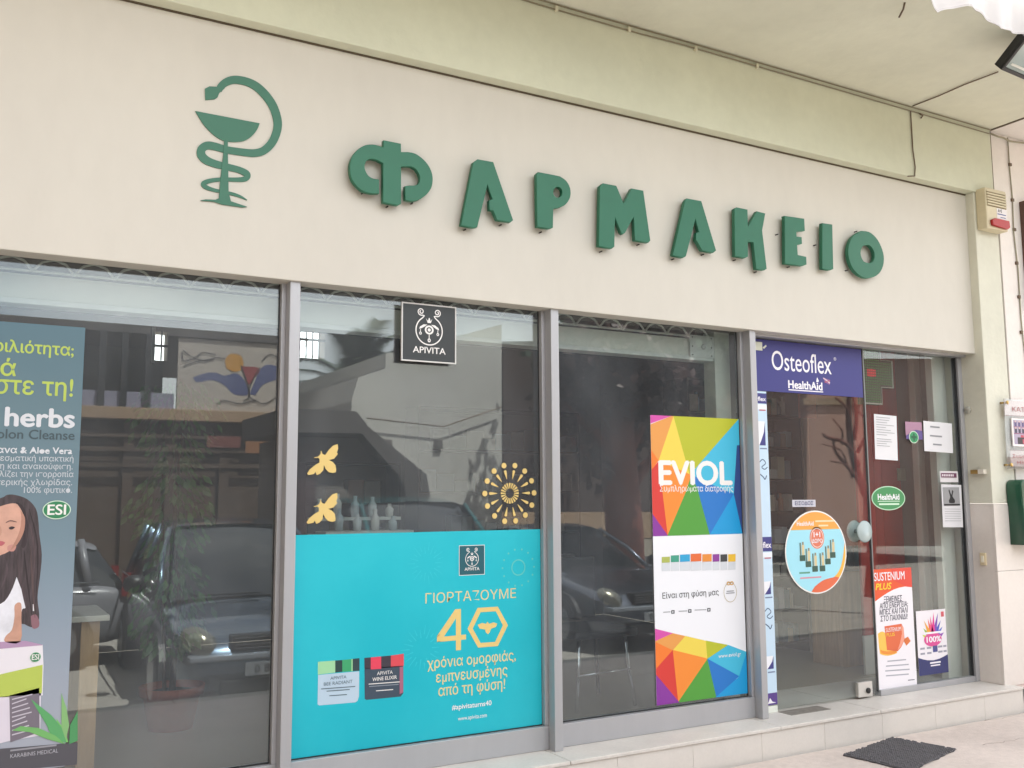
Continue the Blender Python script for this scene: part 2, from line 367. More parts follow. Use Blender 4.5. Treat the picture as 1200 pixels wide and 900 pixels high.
# --- building shell
bld = thing('shop_building', 'pale green plastered building with a white marble step that houses the pharmacy', 'building', (2, 0, 0))
TOP = 4.39
box('beam', M['beam'], bld, XL-3, 6.87, -.100, .6, 3.852, TOP, .006)
box('ceiling', M['ceil'], bld, XL-3, 6.87, -1.25, -.1, TOP, TOP+.26, .002)
box('roof_slab', M['ceil'], bld, XL-3, 6.87, -.099, 5.4, TOP+.001, TOP+.26, .002)
box('lintel', M['inner_wall'], bld, XL-3, 6.62, .14, .5, 2.70, 3.851, .002)
pil = box('pillar', mat('pale_cream_pillar', (.85, .85, .79), .85, var=.08, vscale=1.3, v2=.03, bump=.25, bscale=26), bld, 6.63, 6.91, -.088, .34, 1.482, 3.8515, .006)
for a, b, c, d in [(6.6302, 6.912, -.094, 1.478)]:
    box('cladding_slab', M['clad'], bld, 6.63, 6.655, -.072, .34, ZF+.001, 1.478, .002)          # shop side of the pillar
    box('cladding_slab', M['clad'], bld, 6.6285, 6.93, -.094, -.0735, ZF-.010, .985, .0025)
    box('cladding_slab', M['clad'], bld, 6.6285, 6.93, -.094, -.0735, .987, 1.478, .0025)
    box('pillar_core', M['grout'], bld, 6.656, 6.93, -.073, .34, ZF+.001, 1.477, 0)
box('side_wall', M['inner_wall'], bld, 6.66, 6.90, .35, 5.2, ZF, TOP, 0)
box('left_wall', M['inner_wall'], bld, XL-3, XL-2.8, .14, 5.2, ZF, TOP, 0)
# back wall with two small barred window openings that look out on the sky
WIN = [(2.86, 3.20, 2.98, 3.36), (1.52, 1.64, 2.86, 3.14)]
def wall_with_holes(name, x0, x1, z0, z1, y0, y1, holes, m, parent):
    xs = sorted({x0, x1, *[h[0] for h in holes], *[h[1] for h in holes]}); b = MB()
    for a, c in zip(xs, xs[1:]):
        hs = sorted([h for h in holes if h[0] <= a+1e-6 and h[1] >= c-1e-6], key=lambda h: h[2]); z = z0
        for h in hs: b.box(a, c, y0, y1, z, h[2]); z = h[3]
        b.box(a, c, y0, y1, z, z1)
    return b.build(name, m, parent)
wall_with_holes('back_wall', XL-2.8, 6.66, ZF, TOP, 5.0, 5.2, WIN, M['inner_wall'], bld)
for (a, b, c, d), nb in zip(WIN, (4, 1)):
    wf = box('window_frame', M['white_metal'], bld, a-.03, a, 4.97, 5.0, c-.03, d+.03, 0)
    box('rail', M['black'], wf, a, b, 4.985, 4.998, (c+d)/2-.012, (c+d)/2+.012, 0)
    for k in range(1, nb+1):
        x = a+(b-a)*k/(nb+1); box('bar', M['black'], wf, x-.007, x+.007, 4.98, 4.99, c, d, 0)
ff = box('shop_floor', M['floor_tile'], bld, XL-2.8, 6.66, .621, 5.0, ZF-.02, ZF-.001, 0)
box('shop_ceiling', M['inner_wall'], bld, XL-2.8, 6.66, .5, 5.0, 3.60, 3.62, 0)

# --- aluminium shopfront
def bay(x0, x1, label):
    """stiles, rails and glass of one fixed window between two mullions"""
    w_ = tag(MB().box(x0, x1, .062, .120, ZF+.001, .300).build('window_frame', M['frame'], bld, bevel=.003), label)
    rails = MB().box(x0, x1, .040, .120, 2.612, 2.76).build('top_rail', M['frame'], w_, bevel=.003)
    box('rail_lip', M['frame'], w_, x0, x1, .026, .0395, 2.640, 2.76, .002)
    for a, b in ((x0, x0+.022), (x1-.022, x1)):
        box('stile', M['frame'], w_, a, b, .066, .118, .3005, 2.6115, .003)
    for g in ((x0+.022, x0+.026), (x1-.026, x1-.022)):
        box('gasket', M['frame_dark'], w_, g[0], g[1], .098, .108, .302, 2.611, 0)
    box('gasket', M['frame_dark'], w_, x0+.026, x1-.026, .092, .108, .3005, .3045, 0)
    g = MB().box(x0+.0265, x1-.0265, .100, .106, .305, 2.6115).build('glass_pane', M['glass'], w_)
    return w_
MX = [(-1.70, -1.645), (-.164, -.108), (1.352, 1.404), (2.860, 2.912), (4.368, 4.418)]
for a, b in MX:
    m_ = box('mullion', M['frame'], bld, a, b, 0, .125, ZF+.0005, 2.76, .004)
for (a, b), (c, d), n in zip(MX, MX[1:], range(4)):
    bay(b, c, None)
box('mullion', M['frame'], bld, XL-2.8, -1.70, .03, .12, ZF+.0005, 2.76, .004)
# door bay
DB0, DB1 = 4.418, 6.63
box('door_head', M['frame'], bld, DB0, DB1, .060, .150, 2.590, 2.78, .004)
box('door_head_lip', M['frame'], bld, DB0, DB1, .035, .0595, 2.622, 2.78, .003)
jamb = box('door_jamb', M['frame'], bld, 6.585, 6.6295, .100, .165, ZF+.0005, 2.5895, .004)
box('gasket', M['frame_dark'], jamb, 6.577, 6.5845, .118, .150, ZF+.04, 2.589, 0)
leaf = tag(MB().box(4.425, 5.552, .126, .136, ZF+.012, 2.585).build('glass_door', M['door_glass'], bld), 'frameless glass door leaf with a round glass knob')
fx = tag(MB().box(5.570, 6.577, .126, .136, ZF+.0405, 2.589).build('side_glass', M['door_glass'], bld), 'fixed glass beside the door')
box('sill_rail', M['frame'], fx, 5.560, 6.584, .105, .160, ZF+.0005, ZF+.040, .003)
box('edge_strip', M['frame_dark'], leaf, 5.5525, 5.560, .124, .138, ZF+.03, 2.585, 0)
box('edge_strip', mat('grey_edge', (.52, .53, .53), .5), fx, 5.5605, 5.5695, .124, .138, ZF+.041, 2.589, 0)
kn = MB()
kx, kz = 5.447+.01, 1.295
knob = MB().lathe((kx, .098, kz), [(.02, -.002), (.070, 0), (.076, .006), (.070, .012), (.0, .014)], 40, 'y').build('knob', mat('frosted_knob', (.66, .72, .72), .25), leaf, True)
MB().lathe((kx, .185, kz), [(.0, -.004), (.070, -.002), (.076, .004), (.070, .01), (.0, .012)], 40, 'y').build('knob', mat('frosted_knob', (.66, .72, .72), .25), leaf, True)
MB().tube([(kx, .10, kz), (kx, .18, kz)], .014, 12).build('spindle', M['chrome'], leaf, True)
lk = box('lock', mat('steel_lock', (.80, .79, .77), .35, .3), leaf, 5.335, 5.472, .100, .1255, ZF+.013, .285, .003)
MB().lathe((5.425, .0985, .228), [(.019, 0), (.019, .008), (.01, .009)], 18, 'y').build('keyhole', M['black'], lk, True)

# ================================================================== FASCIA BOARD AND LETTERS
FY = -.02
fb = thing('fascia_board', 'long plain cream sign board above the windows carrying the green letters', 'sign board', (2, 0, 3.2))
box('panel', M['fascia'], fb, XL-3, 6.632, FY, .10, 2.607, 3.843, .005)
box('backing', M['frame'], fb, XL-3, 6.60, .1005, .13, 2.765, 3.85, 0)
box('top_joint', M['dark_line'], fb, XL-3, 6.632, FY-.003, .05, 3.8435, 3.8518, 0)
LT = .030; LYF = -.075
def sign_letter(ch, label, z, outline, pins, holes=()):
    ox, oy, s = z; px = zoom(ox, oy, s, outline); c = PT(sum(p[0] for p in px)/len(px), max(p[1] for p in px), LYF)
    t = thing('sign_letter', label, 'letter', (c[0], LYF+LT/2, c[1]), 'green letters on the fascia board')
    spx('letter_body', px, LYF, M['letter'], t, LT, .0022, [zoom(ox, oy, s, h) for h in holes])
    for a, b in pins:
        x, z_ = PT(a, b, -.03); MB().tube([(x, FY, z_), (x, LYF+LT+.001, z_)], .0042, 8).build('mounting_pin', M['pin'], t, True)
ZA, ZB, ZC, ZD = (400, 150, 9), (530, 175, 8), (690, 200, 7.5), (845, 230, 6)
sign_letter('Φ', 'green letter Φ, first and widest letter, beside the snake and bowl emblem', ZA,
  smooth_line([(672, 612), (720, 605), (775, 603), (815, 585), (830, 530), (815, 475), (775, 425), (720, 405), (632, 408)], 3)[:-1] +
  [(632, 408), (632, 797), (600, 815), (440, 785), (440, 372)] +
  smooth_line([(380, 338), (310, 325), (265, 350), (247, 400), (255, 450), (290, 505), (340, 533), (400, 540)], 3) +
  smooth_line([(400, 692), (310, 688), (230, 665), (160, 610), (112, 540), (92, 470), (90, 390), (112, 310), (160, 240), (230, 190), (300, 172), (370, 178), (420, 195)], 3) +
  [(445, 203), (445, 127), (630, 164), (632, 252)] +
  smooth_line([(700, 252), (770, 265), (830, 300), (890, 355), (935, 420), (960, 490), (965, 560), (950, 630), (910, 690), (850, 740), (790, 766), (730, 770), (675, 757)], 3),
  [(424.4, 226.5), (453.3, 242.5), (482.3, 238.5)])
sign_letter('Α', 'green letter Α right after the wide first letter Φ', ZB,
  [(238, 92), (385, 118), (572, 664), (548, 684), (420, 662), (385, 574), (350, 570), (345, 478), (378, 466), (332, 330), (236, 730), (200, 736), (82, 712), (197, 122)], [(544.2, 269.5), (586, 264)])
sign_letter('Ρ', 'green letter Ρ with a tiny round opening, third from the emblem', ZB,
  [(805, 212), (935, 236)]+smooth_line([(1010, 252), (1065, 290), (1100, 345), (1112, 410), (1100, 465), (1065, 515), (1010, 545), (948, 556)], 3)+[(945, 735), (912, 745), (797, 726), (790, 232)], [(633, 272.5)],
  [ell(990, 402, 42, 50, 18)])
sign_letter('Μ', 'green letter Μ in the middle of the sign', ZC,
  [(125, 110), (243, 132), (308, 288), (375, 155), (480, 175), (542, 614), (525, 633), (405, 612), (397, 405), (320, 545), (300, 560), (287, 548), (232, 408), (226, 668), (205, 684), (88, 664), (98, 135)], [(703.8, 295), (747.4, 287)])
sign_letter('Α', 'second green letter Α of the word, tilted between Μ and Κ', ZC,
  [(862, 243), (990, 266), (1120, 702), (1095, 722), (998, 702), (950, 617), (940, 612), (945, 545), (970, 540), (940, 420), (855, 752), (830, 766), (738, 744), (846, 266)], [(788, 304), (823, 298.5)])
sign_letter('Κ', 'green letter Κ with its leg dropping below the line', ZD,
  [(110, 77), (187, 93), (190, 215), (252, 105), (312, 120), (290, 240), (322, 510), (305, 520), (248, 512), (228, 325), (190, 318), (190, 424), (170, 434), (98, 420), (95, 88)], [(860.2, 305), (884.8, 319)])
sign_letter('Ε', 'green letter Ε between the letters Κ and Ι', ZD,
  [(445, 137), (586, 157), (590, 243), (530, 250), (532, 282), (568, 287), (570, 335), (536, 342), (540, 412), (600, 425), (602, 480), (575, 490), (450, 474), (448, 150)], [(910, 275), (923.5, 313)])
sign_letter('Ι', 'green letter Ι, the thinnest, between the letters Ε and Ο', ZD, [(712, 188), (783, 198), (790, 512), (770, 520), (712, 510)], [(954.5, 287.5)])
sign_letter('Ο', 'green ring shaped letter Ο, the last of the sign', ZD,
  smooth_line([(985, 243), (1040, 250), (1090, 290), (1125, 350), (1145, 420), (1140, 490), (1110, 545), (1060, 572), (1010, 574), (955, 540), (915, 485), (895, 410), (900, 340), (928, 280), (985, 243)], 3)[:-1],
  [(1002.5, 271.5), (991.7, 317)], [smooth_line([(1000, 348), (1040, 343), (1070, 375), (1080, 420), (1070, 455), (1045, 470), (1005, 458), (985, 420), (984, 380), (1000, 348)], 2)[:-1]])
# emblem: bowl and snake
ZE = (200, 70, 4.5)
emb = thing('pharmacy_emblem', 'green cut out emblem of a snake winding round a bowl on a stem', 'emblem', (*[PT(265, 240, FY)[0], FY], PT(265, 240, FY)[1]))
snake = [(255, 165, 30), (262, 145, 38), (285, 122, 40), (320, 107, 42), (360, 106, 42), (410, 118, 42), (455, 142, 43), (500, 185, 44), (538, 240, 44), (560, 300, 44), (565, 350, 44), (553, 400, 44), (528, 445, 44), (488, 480, 42), (440, 492, 40), (380, 487, 38), (300, 475, 37), (235, 457, 40), (192, 452, 42), (163, 472, 44), (163, 503, 44), (190, 530, 42), (240, 550, 38), (300, 565, 35), (360, 580, 33), (400, 600, 34), (404, 618, 32), (385, 630, 26), (340, 632, 22), (280, 630, 20), (222, 635, 22), (182, 646, 24), (172, 657, 24), (190, 673, 22), (230, 687, 18), (280, 697, 16), (330, 708, 16), (370, 722, 12), (403, 740, 3)]
spx('snake', zoom(*ZE, stroke(smooth_line(snake, 4), 30)), FY-.005, M['emblem'], emb, .0055)
spx('snake_head', zoom(*ZE, [(181, 152), (205, 140), (245, 142), (275, 122), (285, 150), (256, 175), (248, 197), (232, 208), (183, 212)]), FY-.0058, M['emblem'], emb, .005)
spx('bowl', zoom(*ZE, smooth_line([(130, 270), (170, 335), (215, 385), (260, 418), (300, 430), (340, 433), (385, 428), (425, 405), (455, 370), (470, 335)], 3)), FY-.006, M['emblem'], emb, .006)
spx('stem', zoom(*ZE, [(283, 425), (302, 425), (302, 500), (306, 700), (318, 746), (404, 775), (380, 778), (310, 768), (270, 762), (230, 748), (158, 742), (185, 736), (235, 738), (255, 730), (262, 640), (278, 500)]), FY-.0075, M['emblem'], emb, .0072)

# ================================================================== NEIGHBOUR WALL, PILLAR FITTINGS, CABLES
nb = thing('neighbour_building', 'white plastered building adjoining on the right, past the pale green pillar', 'building', (9, 0, 0))
box('wall', M['white_wall'], nb, 6.934, 14, -.085, 5.4, 1.480, 4.385, .003)
box('gap_strip', M['dark_line'], nb, 6.872, 6.8855, -.094, .3, 3.9, 4.383, 0)
box('wall', M['white_wall'], nb, 6.887, 6.9335, -.085, .3, 3.853, 4.385, 0)
box('cladding_slab', M['clad'], nb, 6.934, 7.80, -.091, 0, ZF-.010, 1.476, .0025)
box('cladding_slab', M['clad'], nb, 7.804, 8.70, -.091, 0, ZF-.010, 1.476, .0025)
box('cladding_slab', M['clad'], nb, 8.704, 14, -.091, 0, ZF-.010, 1.476, .0025)
box('ceiling', M['white_wall'], nb, 6.888, 14, -1.25, -.05, 4.387, 4.65, .003)
box('joint_strip', M['dark_line'], nb, 6.8715, 6.8875, -1.25, -.095, 4.384, 4.65, 0)
bs = thing('shutter_box', 'dark brown box high on the white wall at the right edge of the photo', 'box', (7.5, -.12, 3.4))
box('casing', mat('brown_paint', (.38, .27, .235), .5, var=.1, vscale=8), bs, 7.205, 8.3, -.15, -.086, 2.99, 3.86, .005)
box('slat_edge', mat('brown_paint', (.38, .27, .235)), bs, 7.22, 8.28, -.158, -.1505, 3.02, 3.05, .002)

# alarm siren
al = thing('alarm_box', 'cream alarm siren with louvres and a red lens at the top of the pillar', 'alarm', (6.78, -.13, 3.7))
AX0, AX1, AZ0, AZ1, AY = 6.648, 6.905, 3.552, 3.872, -.175
cream = mat('aged_cream_plastic', (.83, .79, .67), .45, var=.06, vscale=14)
box('casing', cream, al, AX0, AX1, AY, -.0885, AZ0, AZ1, .012)
for k in range(6):
    z = 3.852-.021*k
    box('louvre', cream, al, AX0+.012, AX1-.012, AY-.007, AY-.0005, z-.012, z, .0015)
    box('louvre_slot_shade', mat('louvre_shadow', (.50, .45, .33), .7), al, AX0+.012, AX1-.012, AY-.001, AY+.001, z-.020, z-.0125, 0)  # shade between the louvres put in as darker strips
shape('lens', [[(AX0+.035, AZ0+.062), (AX0+.07, AZ0+.080), (AX1-.012, AZ0+.080), (AX1-.006, AZ0+.03), (AX1-.035, AZ0+.012), (AX0+.04, AZ0+.022)]], AY-.022, mat('red_lens', (.66, .10, .11), .4), al, .021, .003)
quad('label', AX0+.125, AX1-.008, AZ0+.085, AZ0+.172, AY-.0012, pm('#e6e2e4'), al)
lm = pm('#30343c')
text(al, 'A+S', 1162.0, 240.5, 0, 0, AY-.0022, lm) if False else None
def wtext(parent, s, x0, z0, h, Y, m, x1=None, bold=0., ref='H', shear=0., align='l', asp=1.):
    me = _textmesh(s, bold, shear); n = len(me.vertices); co = np.empty(n*3); me.vertices.foreach_get('co', co); co = co.reshape(-1, 3)
    k = h/refh(ref); w0, w1 = co[:, 0].min(), co[:, 0].max(); kx = (x1-x0)/(w1-w0) if x1 is not None else k*asp
    if align == 'c': x0 = x0-(w1-w0)*kx/2
    co[:, 0] = x0+(co[:, 0]-w0)*kx; co[:, 1] = z0+co[:, 1]*k; me.vertices.foreach_set('co', co.ravel())
    return _place(me, 'lettering', Y, m, parent)
wtext(al, 'A+S', AX0+.135, AZ0+.140, .026, AY-.0022, lm, AX0+.19, .02, shear=.3)
strips('print_line', [(AX0+.13, AX0+.235, AZ0+.122, AZ0+.130), (AX0+.165, AX0+.23, AZ0+.100, AZ0+.106)], AY-.0022, pm('#4a5890'), al)

# acrylic notice board beside the pillar
ib = thing('notice_board', 'clear acrylic plate on brass studs with a framed group photograph beside the pillar', 'notice board', (7.0, -.13, 2.0))
IX0, IX1, IZ0, IZ1, IY = 6.765, 7.62, 1.735, 2.262, -.135
box('acrylic_plate', M['plexi'], ib, IX0, IX1, IY, IY+.004, IZ0, IZ1, 0)
pink = pm('#eadbd7'); pred = pm('#a35a5c')
for x in (IX0+.03, IX1-.03):
    for z in (IZ0+.03, IZ1-.03):
        MB().lathe((x, IY-.008, z), [(.013, 0), (.015, .003), (.015, .007)], 16, 'y').build('stud', M['brass'], ib, True)
        MB().tube([(x, IY+.0045, z), (x, -.088, z)], .008, 10).build('stud_post', M['brass'], ib, True)
quad('paper_band', IX0+.015, IX1-.015, 2.140, 2.250, IY+.006, pink, ib)
quad('paper_band', IX0+.05, IX1-.05, 1.755, 1.870, IY+.006, pink, ib)
strips('rule', [(IX0+.01, IX1-.01, 2.134, 2.138), (IX0+.04, IX1-.04, 1.874, 1.878)], IY+.0055, pred, ib)
wtext(ib, 'Η ΑΡΑΔΟΣΙΣ ΜΑΣ', IX0+.09, 2.165, .036, IY-.001, pred, IX1-.1) if False else wtext(ib, 'ΚΑΤΑΛΛΗΛΟ', IX0+.10, 2.168, .034, IY-.001, pred, IX1-.25)
wtext(ib, 'Σωματείο Φαρμακείων', IX0+.07, 1.822, .022, IY-.001, pred, IX1-.12); wtext(ib, 'Ηλεκτρονικό', IX0+.12, 1.772, .022, IY-.001, pred, IX1-.3)
ph = box('photo_frame', pm('#f1ecec'), ib, IX0+.07, IX1-.12, IY-.010, IY-.0005, 1.905, 2.115, .001)
px0, px1 = IX0+.085, IX1-.135
quad('photo_print', px0, px1, 1.920, 2.103, IY-.0110, pm('#a99fb6'), ph)
rr = random.Random(3)
for row, z in enumerate((2.055, 2.005)):
    strips('printed_figures', [(px0+.012+k*.045, px0+.012+k*.045+.028, z, z+.034) for k in range(13)], IY-.0116, pm(['#5c5280', '#3c3a52'][row]), ph)
    strips('printed_figures', [(px0+.020+k*.045, px0+.020+k*.045+.012, z+.030, z+.043) for k in range(13)], IY-.0119, pm('#d8b9a8'), ph)
strips('printed_figures', [(px0, px1, 1.998, 2.003), (px0, px1, 2.049, 2.053)], IY-.0121, pm('#8d3c66'), ph)
strips('printed_figures', [(px0+.04, px0+.16, 1.922, 1.972), (px0+.19, px0+.30, 1.922, 1.985), (px0+.34, px0+.43, 1.922, 1.978)], IY-.0119, pm('#302a33'), ph)
strips('printed_figures', [(px0+.08, px0+.12, 1.972, 1.99), (px0+.10, px0+.16, 1.925, 1.96)], IY-.0123, pm('#b8485c'), ph)

# green letter box
mb_ = thing('letter_box', 'dark green metal letter box with rounded top on the right-hand wall', 'letter box', (7.1, -.15, 1.4))
gx0, gx1, gz0, gz1 = 6.790, 7.16, 1.175, 1.655
pts = [(gx0+.008, gz0), (gx1, gz0), (gx1, gz1-.05)]+[(gx1-.05+.05*math.cos(a), gz1-.05+.05*math.sin(a)) for a in np.linspace(0.2, 1.57, 6)]+[(gx0+.05-.05*math.sin(a), gz1-.05+.05*math.cos(a)) for a in np.linspace(0, 1.4, 6)]+[(gx0, gz1-.18), (gx0+.008, gz1-.20)]
shape('body', [pts], -.215, M['green_box'], mb_, .122, .006)
spout = [(gx0+.14, gz0+.035), (gx1-.02, gz0+.035), (gx1-.02, gz1-.12), (gx0+.17, gz1-.12)]
shape('front_panel', [spout], -.226, M['green_light'], mb_, .0105, .003)
box('slot_flap', M['green_box'], mb_, gx0+.10, gx1-.03, -.240, -.2155, gz1-.085, gz1-.04, .004)
MB().lathe((gx0+.22, -.2262, gz1-.17), [(.012, -.004), (.012, 0), (.006, .0)], 16, 'y').build('lock', M['brass'], mb_, True)

# switch and junction on the shop side of the pillar (face x = 6.63)
sw = thing('doorbell_switch', 'small cream push switch on the marble side of the pillar', 'switch', (6.62, .02, 1.07))
box('plate', mat('switch_plate', (.88, .82, .68), .4), sw, 6.618, 6.6295, -.010, .038, 1.025, 1.115, .003)
box('rocker', mat('switch_rocker', (.93, .91, .84), .35), sw, 6.612, 6.6178, .002, .026, 1.045, 1.095, .002)
br = thing('magnet_contact', 'small yellowed plastic contact fixed across the pillar edge', 'sensor', (6.62, .04, 1.73))
box('bracket', M['brass'], br, 6.60, 6.6295, -.005, .060, 1.700, 1.730, .002)
box('contact', mat('contact_white', (.87, .85, .80), .4), br, 6.592, 6.6295, -.055, -.006, 1.698, 1.732, .003)
bl = thing('round_button', 'small round grey plug on the painted side of the pillar near the door frame', 'plug', (6.62, .07, 2.19))
MB().lathe((6.6285, .07, 2.185), [(.030, 0), (.026, -.010), (.0, -.012)], 20, 'x').build('cap', mat('grey_plug', (.70, .70, .66), .5), bl, True)

# cables
rc = random.Random(5)
def cable(name, label, pts, r, m, n=6, group=None, sag=0.):
    o = MB().tube(pts, r, n).build(name, m, None, True); return tag(o, label, 'cable', group)
xs = [XL-3+.35*k for k in range(27)]+[6.86]
cable('cable', 'upper pale cable clipped along the corner of beam and ceiling', [(x, -.112-.006*rc.random(), TOP-.008-.003*rc.random()) for x in xs], .0045, mat('aged_cable', (.52, .49, .40), .6))
cable('cable', 'lower pale cable hanging slightly below the clips along the beam', [(x, -.108, TOP-.030-.010*rc.random()) for x in xs], .0045, mat('aged_cable', (.52, .49, .40), .6))
for k in range(14):
    x = XL-.3+.52*(13-k)+.25
    if x > 1.6:
        c_ = box('cable_clip', mat('clip_cream', (.84, .83, .74), .5), None, x-.009, x+.009, -.120, -.1005, TOP-.050, TOP-.018, .002)
        tag(c_, 'small cream cable clip atop the beam, '+('nearest to', 'second from', 'third from', 'fourth from', 'fifth from', 'sixth from', 'seventh from', 'eighth from', 'ninth from')[k]+' the right end of the beam', 'clip', 'cable clips along the beam')
cable('cable', 'brown cable crossing the green ceiling from the beam to the floodlight', [(5.924, -.13, TOP-.008), (5.93, -.35, TOP-.010), (5.925, -.55, TOP-.008), (5.935, -.80, TOP-.012)], .0045, M['wire_dark'])
cable('cable', 'brown cable dropping down the green beam to the sign board', [(5.927, -.107, TOP-.035), (5.930, -.106, 4.22), (5.928, -.108, 4.05), (5.945, -.107, 3.93), (5.935, -.106, 3.86), (5.86, -.104, 3.846)], .0045, M['wire_dark'])
cable('cable', 'thin dark cable with staples running down the white wall right of the alarm', [(7.10, -.095, 4.37), (7.105, -.092, 4.1), (7.115, -.092, 3.85), (7.10, -.093, 3.6), (7.125, -.092, 3.3), (7.12, -.092, 2.9), (7.14, -.092, 2.6), (7.13, -.092, 2.30)], .005, M['wire_grey'])
for z, o_ in zip((4.15, 3.86, 3.62, 3.35, 3.08, 2.80), ('topmost', 'second from the top', 'third from the top', 'fourth from the top', 'fifth from the top', 'lowest')):
    tag(box('cable_staple', M['wire_dark'], None, 7.098, 7.126, -.100, -.0855, z-.012, z+.012, .002), 'dark staple on the white wall cable, '+o_, 'staple', 'staples on the white wall')
cable('cable', 'bundle of grey cables along the white wall under its ceiling', [(6.88, -.10, 4.36), (6.95, -.112, 4.345), (7.02, -.108, 4.35), (7.10, -.112, 4.335), (7.3, -.10, 4.36), (9, -.10, 4.37)], .007, M['wire_grey'])
cable('cable', 'short hook of dark cable hanging from the ceiling beside the white awning', [(4.62, -1.10, TOP), (4.63, -1.08, TOP-.03), (4.64, -1.04, TOP-.06)], .006, M['wire_dark'])
for x, y in ((6.02, 4.35),):
    tag(MB().tube([(x, -.112, y), (x+.03, -.116, y-.012), (x+.02, -.106, y-.03)], .006, 6).build('cable_end', M['wire_dark'], None, True), 'curled loose cable end under the clips near the branch', 'cable')

# floodlight under the ceiling
fl = thing('floodlight', 'black rectangular floodlight with a clear glass front hung below the ceiling', 'floodlight', (6.2, -.85, 4.3))
fa = R(38); _fx, _fy = PZ(1171.5, 80.5, 4.16)
def fpt(u, v, n):      # u along the wall, v outwards and up along the tilted face, n out of the face
    return (_fx+u, _fy-v*math.cos(fa)-n*math.sin(fa), 4.16+v*math.sin(fa)-n*math.cos(fa)-.06*u)
def obox(name, u0, u1, v0, v1, n0, n1, m, parent):
    vs = [fpt(u, v, n) for u in (u0, u1) for v in (v0, v1) for n in (n0, n1)]
    b = MB(); b.v = vs; b.f = [(0, 1, 3, 2), (4, 6, 7, 5), (0, 4, 5, 1), (2, 3, 7, 6), (0, 2, 6, 4), (1, 5, 7, 3)]
    return b.build(name, m, parent, bevel=.004)
obox('housing', .0, .34, .0, .22, -.055, 0, M['black'], fl)
for u0, u1, v0, v1 in ((0, .34, 0, .022), (0, .34, .198, .22), (0, .022, .0225, .1975), (.318, .34, .0225, .1975)): obox('frame', u0, u1, v0, v1, .0005, .014, M['black'], fl)
obox('lens', .0225, .3175, .0225, .1975, .001, .006, mat('lamp_glass', (.62, .67, .66), .12, coat=.6), fl)
obox('reflector_bar', .05, .29, .045, .06, .0062, .008, M['white_metal'], fl)
MB().tube([(_fx+.17, _fy-.10, TOP), (_fx+.17, _fy-.10, 4.27)], .012, 8).build('bracket', M['black'], fl, True)

# scalloped awning hem at the outer edge of the ceiling
aw = thing('awning', 'white canvas awning with a scalloped wavy hem at the top right', 'awning', (6, -1.9, 4))
AYW = -1.30
xs = np.arange(3.9, 9.6, .02)
def hemz(x):
    t = ((x-4.66) % .52)/.52
    return 4.262+.062*abs(math.sin(math.pi*t))**.75+.008*math.sin(9*x)
b = MB(); rows = 9
for i, x in enumerate(xs):
    z0 = hemz(x)
    for j in range(rows):
        f = j/(rows-1); z = z0+(4.98-z0)*f
        b.v.append((x, AYW+(.018*math.sin(x*7.3)+.016*math.sin(x*19+f)+.008*math.sin(x*41))*(1-f*.7)-f*.03, z))
for i in range(len(xs)-1):
    for j in range(rows-1): b.f.append((i*rows+j, i*rows+j+1, (i+1)*rows+j+1, (i+1)*rows+j))
hv = b.build('hem', M['awning'], aw, True)
b = MB()
for x0_, x1_ in zip(xs[:-1], xs[1:]):
    k = len(b.v); y0_ = AYW-.004+.018*math.sin(x0_*7.3)+.016*math.sin(x0_*19)+.008*math.sin(x0_*41); y1_ = AYW-.004+.018*math.sin(x1_*7.3)+.016*math.sin(x1_*19)+.008*math.sin(x1_*41)
    b.v += [(x0_, y0_, hemz(x0_)), (x1_, y1_, hemz(x1_)), (x1_, y1_, hemz(x1_)+.012), (x0_, y0_, hemz(x0_)+.012)]; b.f.append((k, k+1, k+2, k+3))
b.build('hem_binding', mat('binding', (.80, .78, .78), .8), aw, True)
MB().tube([(3.9, -1.335, 4.99), (9.6, -1.335, 4.99)], .03, 10).build('roller', M['white_metal'], aw, True)

# perforated rubber mat on the pavement
mt = thing('door_mat', 'dark ribbed rubber mat lying askew on the pavement before the door', 'mat', (5.0, -.48, 0))
c = [PZ(988, 886, 0), PZ(1046, 865.5, 0), PZ(1121, 879.5, 0), PZ(1068, 905, 0)]
c0, c1, c2_, c3 = [Vector(q) for q in c]
def mpt(u, v): return c0*(1-u)*(1-v)+c1*u*(1-v)+c2_*u*v+c3*(1-u)*v
vs, fs = [], []; N1, N2 = 26, 30; rm = random.Random(2)
b = MB()
for i in range(N1):
    for j in range(N2):
        p = mpt((i+.5)/N1, (j+.5)/N2)
        edge = i in (0, N1-1) or j in (0, N2-1)
        if edge and rm.random() < .35: continue
        a = (c1-c0).normalized()*.0085; d = (c3-c0).normalized()*.0085; h = .013+.002*rm.random()
        k = len(b.v)
        for q in (p-a-d, p+a-d, p+a+d, p-a+d): b.v.append((q.x, q.y, .007))
        for q in (p-a*.6-d*.6, p+a*.6-d*.6, p+a*.6+d*.6, p-a*.6+d*.6): b.v.append((q.x, q.y, h))
        b.f += [(k+4, k+5, k+6, k+7), (k, k+1, k+5, k+4), (k+1, k+2, k+6, k+5), (k+2, k+3, k+7, k+6), (k+3, k, k+4, k+7)]
o = b.build('stud_pattern', M['rubber'], mt); o['kind'] = 'stuff'
rim = []
for (a, d) in ((c0, c1), (c1, c2_), (c2_, c3), (c3, c0)):
    for k in range(14):
        q = a+(d-a)*(k/14); nv = (q-(c0+c2_)/2).normalized(); rim.append(q+nv*rm.uniform(-.012, .006))
vs = [(q.x, q.y, .0015) for q in rim]+[(q.x, q.y, .0075) for q in rim]; n = len(rim)
mesh('base_sheet', vs, [tuple(range(n, 2*n))]+[(k, (k+1) % n, n+(k+1) % n, n+k) for k in range(n)], mat('rubber_base', (.27, .265, .28), .75), mt)
